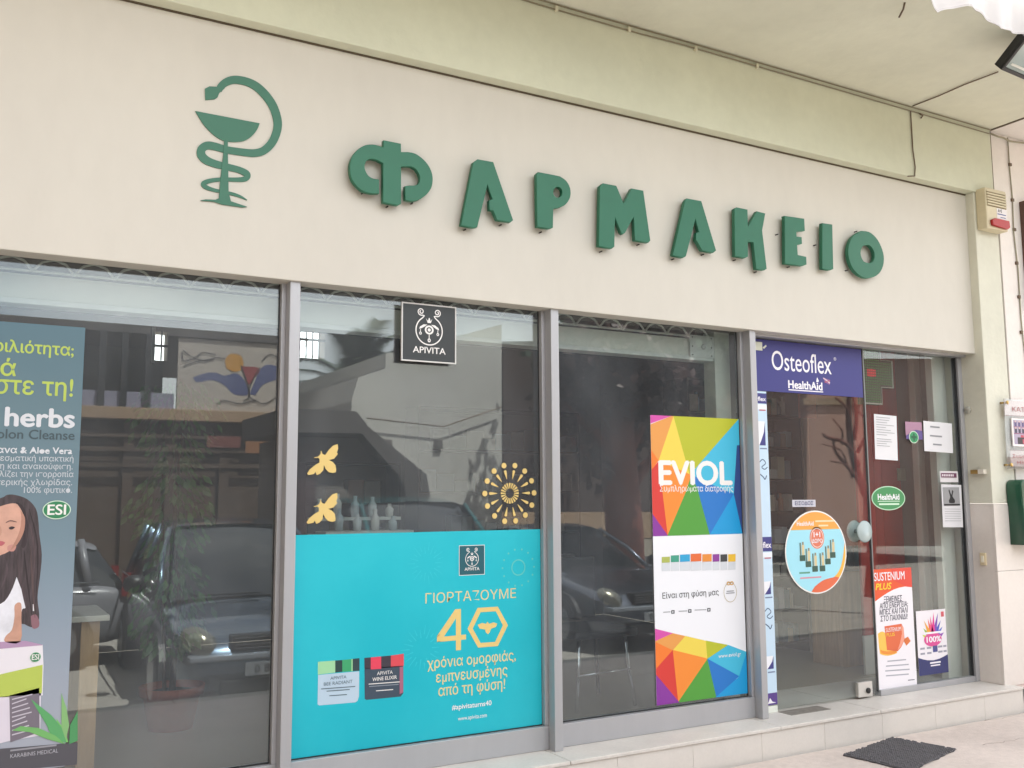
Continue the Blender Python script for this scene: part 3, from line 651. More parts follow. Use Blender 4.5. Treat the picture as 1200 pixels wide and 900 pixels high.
# thin grey plate put in for the dark shading on the threshold
tag(MB().box(4.60, 4.95, -.01, .11, ZF+.0005, ZF+.0025).build('shade_plate', mat('shade_plate_grey', (.58, .56, .53), .5, .3, var=.3, vscale=20), None), 'thin grey plate on the step left of the door, put in for dark shading', 'plate')
x, z = PZ(832, 849, ZF)
MB().lathe((x, z, ZF+.0005), [(.007, 0), (.006, .002)], 10).build('t', M['black'], None) if False else None

# ================================================================== POSTERS AND STICKERS ON THE GLASS
PY = .0965      # printed film on the outer face of the fixed panes (pane face at .100)
DY = .1225      # same on the door panes (pane face at .126)
def poster(name, label, cat, x0, x1, z0, z1, Y, m, thick=.0015):
    t = thing(name, label, cat, ((x0+x1)/2, Y, z0)); box('sheet', m, t, x0, x1, Y, Y+thick, z0, z1, 0); return t
E1, E2, E3 = .0007, .0013, .0019      # print layers in front of a sheet

# --- round hive emblem with spiral horns, used on the black sign and on the turquoise poster
def hive(parent, cx, cz, r, Y, m):
    w_ = r*.085
    a = [(cx+r*math.cos(t), cz+r*math.sin(t)) for t in np.linspace(R(58), R(-238), 40)]
    for sgn in (1, -1):
        sp = []
        for k in range(26):
            f = k/25; an = R(-115)+f*R(560); rr_ = r*.27*(1-f*.80)
            sp.append((cx+sgn*(r*.62+rr_*math.cos(an)*1.0), cz+r*1.30+rr_*math.sin(an)))
        lead = [(cx+sgn*r*math.cos(R(58)), cz+r*math.sin(R(58))), (cx+sgn*r*.36, cz+r*1.02)]
        shape('printed_spiral', [stroke(smooth_line(lead, 3)+sp, w_*.9)], Y, m, parent)
    shape('printed_ring', [stroke(a, w_)], Y, m, parent)
    shape('printed_hive', [ell(cx, cz+.05*r, r*.34, r*.32, 20), ell(cx, cz+.05*r, r*.21, r*.20, 16), ell(cx, cz+.05*r, r*.12, r*.12, 12)], Y, m, parent)
    for sgn in (1, -1):
        shape('printed_wing', [[(cx+sgn*r*.14, cz+.42*r), (cx+sgn*r*.42, cz+.42*r), (cx+sgn*r*.70, cz+.24*r), (cx+sgn*r*.76, cz+.08*r), (cx+sgn*r*.58, cz+.13*r), (cx+sgn*r*.36, cz+.26*r)]], Y, m, parent)
        shape('printed_drop', [ell(cx+sgn*r*.66, cz-.22*r, r*.10, r*.11, 12), ell(cx+sgn*r*.66, cz-.22*r, r*.045, r*.05, 8)], Y, m, parent)
        strips('printed_line', [(cx+sgn*r*.66-r*.025, cx+sgn*r*.66+r*.025, cz-.12*r, cz+.08*r)], Y, m, parent)
    shape('printed_crown', [[(cx-.24*r, cz+.85*r), (cx-.10*r, cz+.68*r), (cx-.03*r, cz+.90*r), (cx+.03*r, cz+.90*r), (cx+.10*r, cz+.68*r), (cx+.24*r, cz+.85*r), (cx+.12*r, cz+.54*r), (cx-.12*r, cz+.54*r)]], Y, m, parent)
    shape('printed_drop', [ell(cx, cz-.68*r, r*.12, r*.14, 12), ell(cx, cz-.68*r, r*.05, r*.06, 8)], Y, m, parent)
    strips('printed_line', [(cx-r*.03, cx+r*.03, cz-.55*r, cz-.28*r)], Y, m, parent)

white = pm('#eceae8'); gold = pm('#e3c77d')
# --- black square sign
a0 = PT(471.3, 354.2, .052); a1 = PT(533.8, 426, .052)
sx0, sx1, sz1, sz0 = a0[0], a1[0], a0[1], PT(471.3, 421.8, .052)[1]
sg = thing('hanging_sign', 'black square sign with white rim and ringed emblem at the top of the second window', 'sign', ((sx0+sx1)/2, .055, sz0))
box('panel', pm('#34393b'), sg, sx0, sx1, .052, .060, sz0, sz1, .001)
shape('rim', [[(sx0-.003, sz0-.003), (sx1+.003, sz0-.003), (sx1+.003, sz1+.003), (sx0-.003, sz1+.003)], [(sx0+.004, sz0+.004), (sx1-.004, sz0+.004), (sx1-.004, sz1-.004), (sx0+.004, sz1-.004)]], .0495, mat('sign_rim', (.83, .83, .82), .4), sg, .012)
SW = sx1-sx0
hive(sg, (sx0+sx1)/2, sz0+SW*.535, SW*.245, .0512, white)
wtext(sg, 'APIVITA', sx0+SW*.20, sz0+SW*.145, SW*.105, .0512, white, sx1-SW*.19, .012)

# --- turquoise anniversary poster
tz1 = PT(347.5, 627, PY)[1]
tq = poster('poster', 'large turquoise poster filling the lower second window, with gold 40 and two cream jars', 'poster', 1.4285, 2.8355, .306, tz1, PY, mat('turquoise_print', (.02, .70, .77), .4, var=.09, vscale=.9, c2=(.16, .76, .82)))
Y = PY-E1; gp = pm('#dccf96')
q = PT(538.5, 640, Y); q2 = PT(567.5, 672.5, Y)
lx0, lx1, lz1, lz0 = q[0], q2[0], q[1], PT(538.5, 674, Y)[1]
quad('printed_logo', lx0-.003, lx1+.003, lz0-.003, lz1+.003, Y, white, tq); quad('printed_logo', lx0, lx1, lz0, lz1, PY-E2, pm('#1f5a66'), tq)
hive(tq, (lx0+lx1)/2, lz0+(lz1-lz0)*.54, (lx1-lx0)*.26, PY-E3, white)
wtext(tq, 'APIVITA', lx0+.03, lz0+.022, .016, PY-E3, white, lx1-.03, .01)
text(tq, 'ΓΙΟΡΤΑΖΟΥΜΕ', 498.5, 707.3, 696, 604.8, Y, gp)
z4 = (480, 630, 6.925)
spx('printed_numeral', zoom(*z4, [(222, 800), (370, 582), (417, 578), (417, 790), (458, 786), (458, 826), (417, 830), (417, 912), (376, 916), (376, 834), (222, 848)]), Y, gold, tq, holes=[zoom(*z4, [(278, 803), (376, 794), (376, 655)])])
spx('printed_hexagon', zoom(*z4, [(552, 570), (716, 560), (798, 710), (716, 880), (556, 893), (470, 740)]), Y, gold, tq, holes=[zoom(*z4, [(576, 606), (700, 598), (757, 712), (694, 846), (576, 855), (512, 738)])])
spx('printed_bee', zoom(*z4, [(552, 708), (590, 692), (620, 700), (632, 682), (646, 700), (680, 688), (712, 698), (700, 725), (660, 740), (652, 765), (636, 785), (618, 768), (612, 745), (570, 740)]), Y, gold, tq)
text(tq, 'χρόνια ομορφιάς,', 500.7, 783.7, 776, 604.5, Y, gp, 'x', .012)
text(tq, 'εμπνευσμένης', 510.9, 799.9, 792, 594.7, Y, gp, 'x', .012)
text(tq, 'από τη φύση!', 513.6, 815.9, 808, 592, Y, gp, 'x', .012)
text(tq, '#apivitaturns40', 529.6, 832, 826.2, 576, Y, white, bold=.012)
text(tq, 'www.apivita.com', 536.7, 844.6, 841.4, 570.5, Y, white, 'x')
x, z = PT(607.5, 665, Y)
for k in range(14):
    an = 2*math.pi*k/14; shape('printed_dot', [ell(x+.10*math.cos(an), z+.10*math.sin(an), .006, .006, 8)], Y, pm('#5cc6c2'), tq)
shape('printed_ring', [ell(x, z, .045, .045, 30), ell(x, z, .038, .038, 30)], Y, pm('#5cc6c2'), tq)
for cx_, cz_, rr_ in ((500, 660, .11), (495, 760, .12)):
    x, z = PT(cx_, cz_, Y)
    for k in range(22):
        an = 2*math.pi*k/22; r0 = rr_*(.45+.15*(k % 2)); r1 = rr_*(.8+.2*(k % 3)/2)
        shape('printed_ray', [stroke([(x+r0*math.cos(an), z+r0*math.sin(an), .006), (x+r1*math.cos(an), z+r1*math.sin(an), .002)], .004)], Y, pm('#2fc3d2'), tq)
z6 = (360, 755, 9.23)
def pz(nm, pts, m, lay=E1): return spx(nm, zoom(*z6, pts), PY-lay, m, tq)
pz('printed_jar', [(118, 332), (563, 292), (560, 560), (545, 612), (520, 628), (130, 662), (112, 650)], pm('#b9cfe0'))
pz('printed_lid', [(115, 190), (303, 176), (303, 306), (115, 328)], pm('#9fd6a4')); pz('printed_lid', [(303, 176), (380, 170), (380, 298), (303, 306)], pm('#24403f'))
pz('printed_lid', [(380, 170), (478, 160), (478, 292), (380, 298)], pm('#3aa36c')); pz('printed_lid', [(478, 160), (566, 150), (566, 286), (478, 292)], pm('#2c4147')); pz('printed_lid', [(478, 160), (492, 159), (492, 291), (478, 292)], pm('#9ad39c'), E2)
pz('printed_jar', [(620, 262), (1030, 232), (1040, 240), (1040, 530), (1010, 566), (640, 602), (622, 590)], pm('#3b4a5a'))
pz('printed_lid', [(618, 148), (688, 142), (688, 262), (620, 268)], pm('#3a3440')); pz('printed_lid', [(688, 142), (800, 132), (800, 266), (688, 272)], pm('#e0435c'), E2)
pz('printed_lid', [(800, 132), (905, 122), (905, 250), (800, 258)], pm('#3a3440')); pz('printed_lid', [(905, 122), (1045, 102), (1045, 236), (905, 250)], pm('#d84a56'))
pz('printed_sheen', [(1000, 245), (1038, 240), (1038, 520), (1000, 540)], pm('#a5647c'), E2)
def jt(s, u0, v0, vt, u1, m, bold=0.): text(tq, s, 360+u0/9.23, 755+v0/9.23, 755+vt/9.23, 360+u1/9.23, PY-E3, m, bold=bold)
jk = pm('#4d6472')
jt('APIVITA', 250, 385, 352, 425, jk); jt('BEE RADIANT', 180, 450, 415, 490, jk)
jt('APIVITA', 755, 335, 298, 925, white); jt('WINE ELIXIR', 705, 400, 362, 970, white, .01)
for (u0, u1, v, m) in ((150, 520, 488, jk), (210, 460, 512, jk), (240, 430, 562, jk), (665, 1000, 436, white), (670, 990, 462, pm('#8a94a0')), (745, 930, 508, white)):
    spx('print_line', zoom(*z6, [(u0, v), (u1, v-(u1-u0)*.075), (u1, v-(u1-u0)*.075-9), (u0, v-9)]), PY-E3, m, tq)

# --- gold bees and firework on the second window
zb = (350, 510, 8.18)
bee = [(375, 85), (379, 130), (366, 165), (376, 180), (340, 225), (290, 238), (325, 255), (352, 285), (360, 330), (356, 355), (330, 362), (290, 355), (260, 325), (242, 285), (236, 335), (205, 370), (175, 382), (160, 350), (148, 372), (95, 382), (82, 368), (105, 330), (160, 285), (200, 262), (200, 228), (188, 216), (152, 219), (150, 212), (185, 206), (205, 186), (213, 172), (211, 150), (218, 149), (224, 170), (232, 182), (255, 190), (290, 140), (330, 100)]
for dv, du, wh in ((0, 0, 'upper'), (468, -6, 'lower')):
    pts = zoom(*zb, [(u+du, v+dv) for u, v in bee]); c = [PT(a, b_, PY) for a, b_ in pts]
    t = thing('bee_sticker', ('upper gold bee sticker at the left edge of the second window' if wh == 'upper' else 'lower gold bee sticker just above the left end of the turquoise poster'), 'sticker', (sum(p[0] for p in c)/len(c), PY, min(p[1] for p in c)), 'gold bee stickers')
    spx('vinyl', pts, PY, gold, t, .0015)
fx_, fz_ = PT(597.5, 578, PY)
fw = thing('firework_sticker', 'round gold firework sticker of dots and drops above the turquoise poster', 'sticker', (fx_, PY, fz_-.17))
FR = .158
for k in range(20):
    an = 2*math.pi*k/20; c_, s_ = math.cos(an), math.sin(an)
    shape('inner_ray', [stroke([(fx_+FR*.17*c_, fz_+FR*.17*s_, .004), (fx_+FR*.36*c_, fz_+FR*.36*s_, .011)], .008)], PY, gold, fw, .0015)
for k in range(14):
    an = 2*math.pi*(k+.02)/14; c_, s_ = math.cos(an), math.sin(an)
    shape('drop', [stroke([(fx_+FR*.50*c_, fz_+FR*.50*s_, .002), (fx_+FR*.70*c_, fz_+FR*.70*s_, .013), (fx_+FR*.79*c_, fz_+FR*.79*s_, .016), (fx_+FR*.82*c_, fz_+FR*.82*s_, .008)], .01)], PY, gold, fw, .0015)
    shape('dot', [ell(fx_+FR*.99*c_, fz_+FR*.99*s_, .0155, .0155, 14)], PY, gold, fw, .0015)

# --- faceted rainbow poster, third window
ex0, ez1 = PT(762, 486.3, PY); ex1 = PT(863, 491, PY)[0]; ez0 = PT(772.5, 826.5, PY)[1]
ev = poster('poster', 'tall rainbow faceted poster with a white middle in the third window', 'poster', ex0, 4.338, ez0, ez1, PY, pm('#e9ecf2'))
exr = 4.338
zt = (755, 480, 5.623); zl = (760, 625, 4.392)
def clampw(pts):     # keep the facets inside the sheet
    return [(min(max(x, ex0), exr), min(max(z, ez0), ez1)) for x, z in pts]
zmid = PT(766, 628.5, PY)[1]
EV = {'mg': '#cf4fa6', 'ol': '#e09a4e', 'ye': '#e6cf52', 'gr': '#b3b928', 'lb': '#3fb6d8', 'or': '#ea7a2c', 'rd': '#d23a34', 'o2': '#ec8a33', 'gn': '#4f9a3a', 'bl': '#1f74c4', 'nv': '#27427f', 'cy': '#1199d6', 'pu': '#85339a'}
top = [('mg', [(30, 20), (180, 28), (40, 92)]), ('ol', [(30, 96), (180, 34), (197, 34), (95, 335), (30, 270)]), ('ye', [(192, 25), (310, 430), (95, 335)]), ('gr', [(192, 25), (640, 25), (640, 50), (395, 320), (300, 432)]),
       ('lb', [(660, 32), (660, 245), (610, 240), (590, 555), (460, 500), (300, 432), (395, 320)]), ('or', [(30, 265), (95, 335), (30, 400)]), ('rd', [(30, 398), (95, 338), (120, 540), (155, 840), (30, 690)]),
       ('o2', [(95, 335), (310, 430), (275, 540), (155, 845), (120, 540)]), ('gn', [(310, 430), (350, 520), (438, 845), (152, 845), (275, 540)]), ('bl', [(310, 430), (460, 500), (590, 555), (433, 845), (350, 520)]),
       ('nv', [(610, 235), (660, 235), (660, 845), (645, 845), (590, 555)]), ('cy', [(590, 555), (648, 845), (432, 845)]), ('pu', [(30, 688), (157, 845), (30, 845)])]
for i, (k, pts) in enumerate(top):
    w_ = [(min(max(x, ex0), exr), min(max(z, zmid), ez1)) for x, z in (PT(a, b_, PY-E1) for a, b_ in zoom(*zt, pts))]
    shape('facet', [w_], PY-E1-.00001*i, pm(EV[k]), ev)
low = [('mg', [(20, 492), (130, 515), (20, 560)]), ('ol', [(20, 556), (125, 514), (192, 529), (125, 602), (20, 590)]), ('or', [(20, 560), (125, 602), (20, 720)]), ('ye', [(190, 528), (297, 553), (307, 645), (125, 602)]), ('gr', [(295, 552), (412, 575), (303, 646)]),
       ('lb', [(410, 574), (540, 604), (540, 580), (465, 740), (303, 646)]), ('rd', [(20, 700), (125, 600), (157, 875), (20, 735)]), ('o2', [(125, 600), (307, 645), (153, 875)]), ('gn', [(305, 643), (353, 880), (150, 880)]), ('bl', [(303, 645), (467, 735), (350, 850)]),
       ('cy', [(540, 590), (540, 880), (345, 880), (350, 835), (465, 735)]), ('pu', [(20, 730), (160, 880), (20, 900)])]
for i, (k, pts) in enumerate(low):
    w_ = clampw([PT(a, b_, PY-E1) for a, b_ in zoom(*zl, pts)])
    if k == 'lb': w_ = clampw([PT(a, b_, PY-E1) for a, b_ in zoom(*zl, [(410, 574), (540, 605), (505, 680), (465, 740), (303, 646)])])
    if k == 'cy': w_ = clampw([PT(a, b_, PY-E1) for a, b_ in zoom(*zl, [(540, 600), (540, 880), (345, 880), (350, 840), (465, 738), (512, 615)])])
    shape('facet', [w_], PY-E1-.00001*i, pm(EV[k]), ev)
text(ev, 'EVIOL', 772, 567.3, 540.3, 858.6, PY-E2, white, bold=.035)
text(ev, 'Συμπληρώματα διατροφής', 773.3, 576, 571.3, 859.2, PY-E2, white, 'x')
text(ev, 'Είναι στη φύση μας', 776.4, 701.7, 695.0, 842.4, PY-E2, pm('#3a3d44'), bold=.004)
text(ev, 'www.eviol.gr', 842, 771.2, 768.2, 868.5, PY-E2, white, 'x')
for u0, u1, c1_, lo in ((68, 110, '#a9b45a', 0), (115, 157, '#3d9a83', 8), (162, 213, '#2b9fd0', 12), (217, 272, '#dd6a35', 16), (277, 325, '#df8c3a', 14), (330, 365, '#8a3c98', 14), (370, 405, '#3b3c3f', 13), (410, 448, '#e6bb3a', 14)):
    v1 = 195-(u0-68)*.02; vt = 122-lo; dv = -(u1-u0)*.05
    spx('printed_pack', zoom(*zl, [(u0, vt), (u1, vt+dv), (u1, 152+dv-lo*.4), (u0, 152-lo*.4)]), PY-E2, pm(c1_), ev)
    spx('printed_pack', zoom(*zl, [(u0, 153-lo*.4), (u1, 153+dv-lo*.4), (u1, v1+dv), (u0, v1)]), PY-E2, pm('#cfd5dc'), ev)
x, z = PT(760+420/4.392, 625+303/4.392, PY)
shape('printed_seal', [ell(x, z, .054, .062, 30), ell(x, z, .050, .058, 30)], PY-E2, pm('#b9ae93'), ev)
shape('printed_bow', [ell(x-.012, z+.055, .016, .012, 14), ell(x-.012, z+.055, .010, .007, 10)], PY-E3, pm('#cf9a3e'), ev); shape('printed_bow', [ell(x+.014, z+.055, .016, .012, 14), ell(x+.014, z+.055, .010, .007, 10)], PY-E3, pm('#cf9a3e'), ev)
strips('print_line', [(x-.03, x+.03, z+.004, z+.010), (x-.035, x+.035, z-.008, z-.002)], PY-E2, pm('#8c8f98'), ev)
for u0, u1, v in ((76, 113, 408), (155, 200, 403), (237, 298, 397)):
    spx('print_line', zoom(*zl, [(u0, v), (u1, v-2), (u1, v-6), (u0, v-4)]), PY-E2, pm('#8c8f98'), ev)
    spx('printed_icon', zoom(*zl, [(u1+4, v+6), (u1+21, v+5), (u1+21, v-13), (u1+4, v-12)]), PY-E2, pm('#4a4d55'), ev, holes=[zoom(*zl, [(u1+9, v+1), (u1+16, v), (u1+16, v-8), (u1+9, v-7)])])

# --- violet-blue banner on the door
bx0, bz1 = 4.424, PT(900, 402.5, DY)[1]; bx1, bz0 = 5.545, PT(1012, 466, DY)[1]
ob = poster('banner', 'violet blue banner with white lettering across the top of the door glass', 'banner', bx0, bx1, bz0, 2.582, DY, pm('#35367e'))
ow = pm('#f0eef4')
text(ob, 'Osteoflex', 904.7, 432.9, 410.8, 974.6, DY-E1, ow, bold=.004)
text(ob, '®', 977, 422.3, 418.8, 980, DY-E1, ow)
text(ob, 'HealthAid', 923.8, 454.6, 445.6, 964, DY-E1, ow, bold=.03)
X0, Zu = PT(924, 456.2, DY); X1 = XAT(964.5, Zu, DY); quad('printed_rule', X0, X1, Zu-.006, Zu+.001, DY-E1, ow, ob)
zo = (880, 395, 8.571)
spx('printed_flag', zoom(*zo, [(720, 405), (795, 432), (790, 480), (745, 455)]), DY-E1, pm('#8d5c93'), ob)
spx('printed_flag_stripe', zoom(*zo, [(722, 412), (792, 470), (795, 455), (732, 408)]), DY-E2, pm('#e0c8d4'), ob); spx('printed_flag_stripe', zoom(*zo, [(790, 434), (740, 450), (742, 458), (795, 442)]), DY-E2, pm('#b65068'), ob)
spx('printed_drop', zoom(*zo, [(655, 450), (665, 402), (682, 440), (676, 452)]), DY-E1, ow, ob)
tag(box('tape', mat('paper_tape', (.84, .85, .79), .6), None, 4.50, XAT(892.6, 2.53, DY), DY-.006, DY-.003, 2.505, 2.562, 0), 'piece of whitish tape holding the top left corner of the violet banner', 'tape')
tag(spx('tape', zoom(*zo, [(118, 105), (150, 78), (158, 92), (132, 118)]), DY-.005, mat('paper_tape', (.84, .85, .79), .6), None, .001), 'tiny torn strip of tape beside the banner corner piece', 'tape')

# --- narrow light blue strip poster beside the third mullion
nx0, nx1 = 4.500, XAT(904.5, 1.2, DY)
nz1 = bz0-.003; 
sp_ = poster('strip_poster', 'narrow pale blue strip poster running down the left edge of the door glass', 'poster', nx0, nx1, .262, nz1, DY, pm('#c6def0'))
nav = pm('#3a3b80')
def nq(py0, py1, m, a=0., b=1., lay=E1, nm='printed_block'):
    xr_ = 895+(py0-473)*.05
    z1 = PT(xr_, py0, DY)[1]; z0 = PT(xr_, py1, DY)[1]
    quad(nm, nx0+(nx1-nx0)*a, nx0+(nx1-nx0)*b, z0, z1, DY-lay, m, sp_); return z0, z1
for p in (461, 629):
    z0, z1 = nq(p, p+17 if p > 600 else 473, nav)
    wtext(sp_, 'flex', nx0+.035, z0+(z1-z0)*.25, (z1-z0)*.4, DY-E2, ow, nx1-.006, .02)
z0, z1 = nq(811, 825, pm('#594089')); shape('printed_mark', [[(nx0+.03, z0+.01), (nx0+.05, z0+.045), (nx0+.07, z0+.02), (nx0+.10, z0+.012)]], DY-E2, ow, sp_)
nq(826, 834, pm('#dfe3da'))
for p in (474, 647): nq(p, p+6, pm('#e8eef4'))
for k, p in enumerate((480, 653)): nq(p, p+1.5, pm('#b86a7a'), .4, .9, E2, 'print_line')
for p, d in ((494, 28), (681, 15), (768, 15)):
    xr_ = 895+(p-473)*.05; z1 = PT(xr_, p, DY)[1]; z0 = PT(xr_, p+d, DY)[1]
    quad('printed_block', nx0+.02, nx1-.022, z0, z1, DY-E1, pm('#eef0f5'), sp_)
    shape('printed_figure', [[(nx0+.035, z0), (nx1-.022, z0), (nx1-.022, z1), (nx1-.034, z0+(z1-z0)*.55), (nx1-.06, z0+(z1-z0)*.2)]], DY-E2, nav, sp_)
    nq(p+d+3, p+d+4.5, pm('#6f7fa0'), .35, .9, E1, 'print_line')
for p in (542, 716):
    xr_ = 895+(p-473)*.05; zc = PT(xr_, p, DY)[1]
    shape('printed_squiggle', [stroke(smooth_line([(nx0+.03, zc), (nx0+.06, zc+.02), (nx0+.085, zc-.005), (nx0+.05, zc-.03), (nx0+.075, zc-.045), (nx0+.10, zc-.03)], 4), .006)], DY-E1, pm('#2c4a72'), sp_)
    shape('printed_squiggle', [stroke(smooth_line([(nx0+.03, zc-.075), (nx0+.06, zc-.095), (nx0+.075, zc-.11), (nx0+.09, zc-.085)], 4), .007)], DY-E1, pm('#2c4a72'), sp_)

# --- ΕΙΣΟΔΟΣ label and oval offer sticker
q0 = PT(928.2, 585.8, DY); q1 = PT(928.2, 594.2, DY); xr_ = XAT(955.6, q0[1], DY)
en = poster('entrance_label', 'small white label reading ΕΙΣΟΔΟΣ above the oval sticker', 'label', q0[0], xr_, q1[1], q0[1], DY, pm('#c3c4cf'))
wtext(en, 'ΕΙΣΟΔΟΣ', q0[0]+.025, q1[1]+(q0[1]-q1[1])*.26, (q0[1]-q1[1])*.5, DY-E1, pm('#38406c'), xr_-.022, .02)
ox_, oz_ = PT(956.7, 646.8, DY); OR = abs(PT(956.7, 598.2, DY)[1]-oz_)
ov = thing('round_sticker', 'large round pale blue offer sticker with orange top, on the door glass', 'sticker', (ox_, DY, oz_-OR))
ORX = OR*1.04
def arc_seg(zf, n=30, k=1.):    # part of the disc above height fraction zf
    a = math.asin(zf); return [(ox_+ORX*k*math.cos(t), oz_+OR*k*math.sin(t)) for t in np.linspace(a, math.pi-a, n)]
shape('sheet', [ell(ox_, oz_, ORX, OR, 60)], DY, pm('#eeece8'), ov, .0015)
shape('printed_disc', [ell(ox_, oz_, ORX*.965, OR*.965, 60)], DY-E1, pm('#9fdcec'), ov)
shape('printed_cap', [arc_seg(.56, k=.965)], DY-E2, pm('#eaa54c'), ov)
lo_ = [(ox_+ORX*.965*math.cos(t), oz_+OR*.965*math.sin(t)) for t in np.linspace(R(-103), R(12), 26)]
shape('printed_swoosh', [lo_+smooth_line([(ox_+ORX*.93, oz_+OR*.1), (ox_+ORX*.80, oz_-OR*.35), (ox_+ORX*.55, oz_-OR*.62), (ox_+ORX*.15, oz_-OR*.72), (ox_-ORX*.1, oz_-OR*.82)], 4)], DY-E2, pm('#f1b54b'), ov)
lo_ = [(ox_+ORX*.965*math.cos(t), oz_+OR*.965*math.sin(t)) for t in np.linspace(R(-103), R(-42), 16)]
shape('printed_swoosh', [lo_+smooth_line([(ox_+ORX*.62, oz_-OR*.62), (ox_+ORX*.2, oz_-OR*.68), (ox_-ORX*.1, oz_-OR*.82)], 4)], DY-E3, pm('#dd6a45'), ov)
shape('printed_badge', [ell(ox_+.01, oz_+OR*.34, .068, .073, 30)], DY-E2, pm('#d9795f'), ov); shape('printed_badge_ring', [ell(ox_+.01, oz_+OR*.34, .060, .065, 30), ell(ox_+.01, oz_+OR*.34, .055, .060, 30)], DY-E3, pm('#f0dcd2'), ov)
wtext(ov, '1+1', ox_+.01, oz_+OR*.36, .034, DY-E3, ow, None, .03, align='c'); wtext(ov, 'ΔΩΡΟ', ox_+.01, oz_+OR*.22, .024, DY-E3, ow, None, .02, align='c')
wtext(ov, 'HealthAid', ox_-ORX*.60, oz_+OR*.64, .028, DY-E3, ow, ox_-ORX*.06, .02); strips('print_line', [(ox_+.0, ox_+ORX*.62, oz_+OR*.72, oz_+OR*.76), (ox_+ORX*.1, ox_+ORX*.42, oz_+OR*.61, oz_+OR*.65)], DY-E3, pm('#f5d9b0'), ov)
for i, (dx, dz) in enumerate(((-.46, -.20), (-.28, -.35), (-.07, -.47), (.17, -.47), (.36, -.31), (.53, -.16))):
    bx_, bz_ = ox_+ORX*dx, oz_+OR*dz
    quad('printed_box', bx_-.026, bx_+.026, bz_, bz_+.038, DY-E3, pm('#35564a'), ov)
    quad('printed_tube', bx_-.004, bx_+.020, bz_+.039, bz_+.105, DY-E3, pm('#d5c49a'), ov); quad('printed_tube', bx_-.022, bx_-.010, bz_+.039, bz_+.120, DY-E3, pm('#5f7466'), ov)
    quad('printed_cap_top', bx_, bx_+.016, bz_+.106, bz_+.125, DY-E3, pm('#8e8b7a'), ov)
strips('print_line', [(ox_-ORX*.58, ox_-ORX*.24, oz_-OR*.50, oz_-OR*.46)], DY-E3, pm('#5c9a84'), ov); strips('print_line', [(ox_-ORX*.56, ox_+ORX*.12, oz_-OR*.62, oz_-OR*.585)], DY-E3, pm('#d58f9e'), ov)

# --- vitamin poster and colour burst poster at the foot of the side glass
u0_, uz1 = PT(1023.7, 667.5, DY); ux1 = XAT(1067.5, uz1, DY); uz0 = PT(1031, 809.5, DY)[1]
vp = poster('poster', 'tall white poster with an orange red head and a vitamin box by the door foot', 'poster', u0_, ux1, uz0, uz1, DY, pm('#eceaf0'))
zs = (1015, 660, 5.81)
H_ = uz1-uz0; W_ = ux1-u0_
def vz(v): return PT(1015+60/5.81, 660+v/5.81, DY)[1]
shape('printed_head', [[(u0_, uz1), (u0_, uz1-H_*.265)]+[(u0_+W_*f, uz1-H_*(.265-.105*math.sin(f*math.pi*.62))) for f in (.1, .2, .35, .5, .65, .8, .9, 1)]+[(ux1, uz1)]], DY-E1, pm('#e2572f'), vp)
shape('printed_head', [[(u0_+W_*.45, uz1), (ux1, uz1), (ux1, uz1-H_*.17), (u0_+W_*.85, uz1-H_*.162), (u0_+W_*.5, uz1-H_*.10)]], DY-E2, pm('#dd4a3c'), vp)
text(vp, 'SUSTENIUM', 1024.5, 681, 671.5, 1060.3, DY-E3, ow, bold=.012)
text(vp, 'PLUS', 1026, 691.5, 684.2, 1045, DY-E3, pm('#f2d430'), bold=.02, shear=.25)
dk = pm('#3c3e52')
for s, l, b_, t, r in (('ΞΕΜΕΙΝΕΣ', 120, 268, 230, 246), ('ΑΠΟ ΕΝΕΡΓΕΙΑ;', 92, 310, 276, 285), ('ΜΠΕΣ ΚΑΙ ΠΑΛΙ', 92, 353, 318, 285), ('ΣΤΟ ΠΑΙΧΝΙΔΙ!', 98, 397, 362, 283)):
    text(vp, s, 1015+l/5.81, 660+b_/5.81, 660+t/5.81, 1015+r/5.81, DY-E1, dk, bold=.02, shear=.12)
def vs_(nm, pts, c_, lay=E1): spx(nm, zoom(*zs, pts), DY-lay, pm(c_), vp)
vs_('printed_glow', smooth_line([(80, 480), (110, 465), (140, 490), (150, 560), (200, 600), (210, 612), (150, 630), (100, 620), (92, 600), (85, 540)], 3), '#f0c257')
vs_('printed_honey', smooth_line([(96, 590), (140, 600), (205, 595), (200, 612), (150, 622), (105, 615)], 3), '#e8923a', E2)
vs_('printed_box', [(125, 430), (240, 412), (255, 440), (262, 520), (240, 570), (215, 600), (142, 592)], '#dc6a42', E2)
vs_('printed_swoosh', [(240, 420), (254, 440), (260, 520), (236, 570), (214, 592), (232, 540), (244, 480)], '#f0a28a', E3)
vs_('printed_cube', [(250, 520), (285, 500), (303, 530), (275, 562)], '#d8743a', E2)
text(vp, 'SUSTENIUM', 1015+135/5.81, 660+470/5.81, 660+442/5.81, 1015+238/5.81, DY-E3, ow)
text(vp, 'PLUS', 1015+140/5.81, 660+500/5.81, 660+478/5.81, 1015+195/5.81, DY-E3, pm('#f2d430'))
for k, (l, r) in enumerate(((145, 272), (135, 290), (130, 296), (135, 290))):
    v = 672+k*33; spx('print_line', zoom(*zs, [(l, v), (r, v-12), (r, v-20), (l, v-8)]), DY-E1, pm('#a5a7b2'), vp)
vs_('print_line', [(285, 800), (330, 795), (330, 789), (285, 794)], '#6a6c78')
c0_, cz1 = PT(1073.2, 716.5, DY); cx1 = XAT(1107.5, cz1, DY); cz0 = PT(1077, 792.5, DY)[1]
cp = poster('poster', 'small poster with a rainbow burst over a navy foot beside the taller vitamin poster', 'poster', c0_, cx1, cz0, cz1, DY, pm('#ebe8ee'))
CW, CH = cx1-c0_, cz1-cz0
def cq(u, v): return (c0_+CW*u, cz1-CH*v)
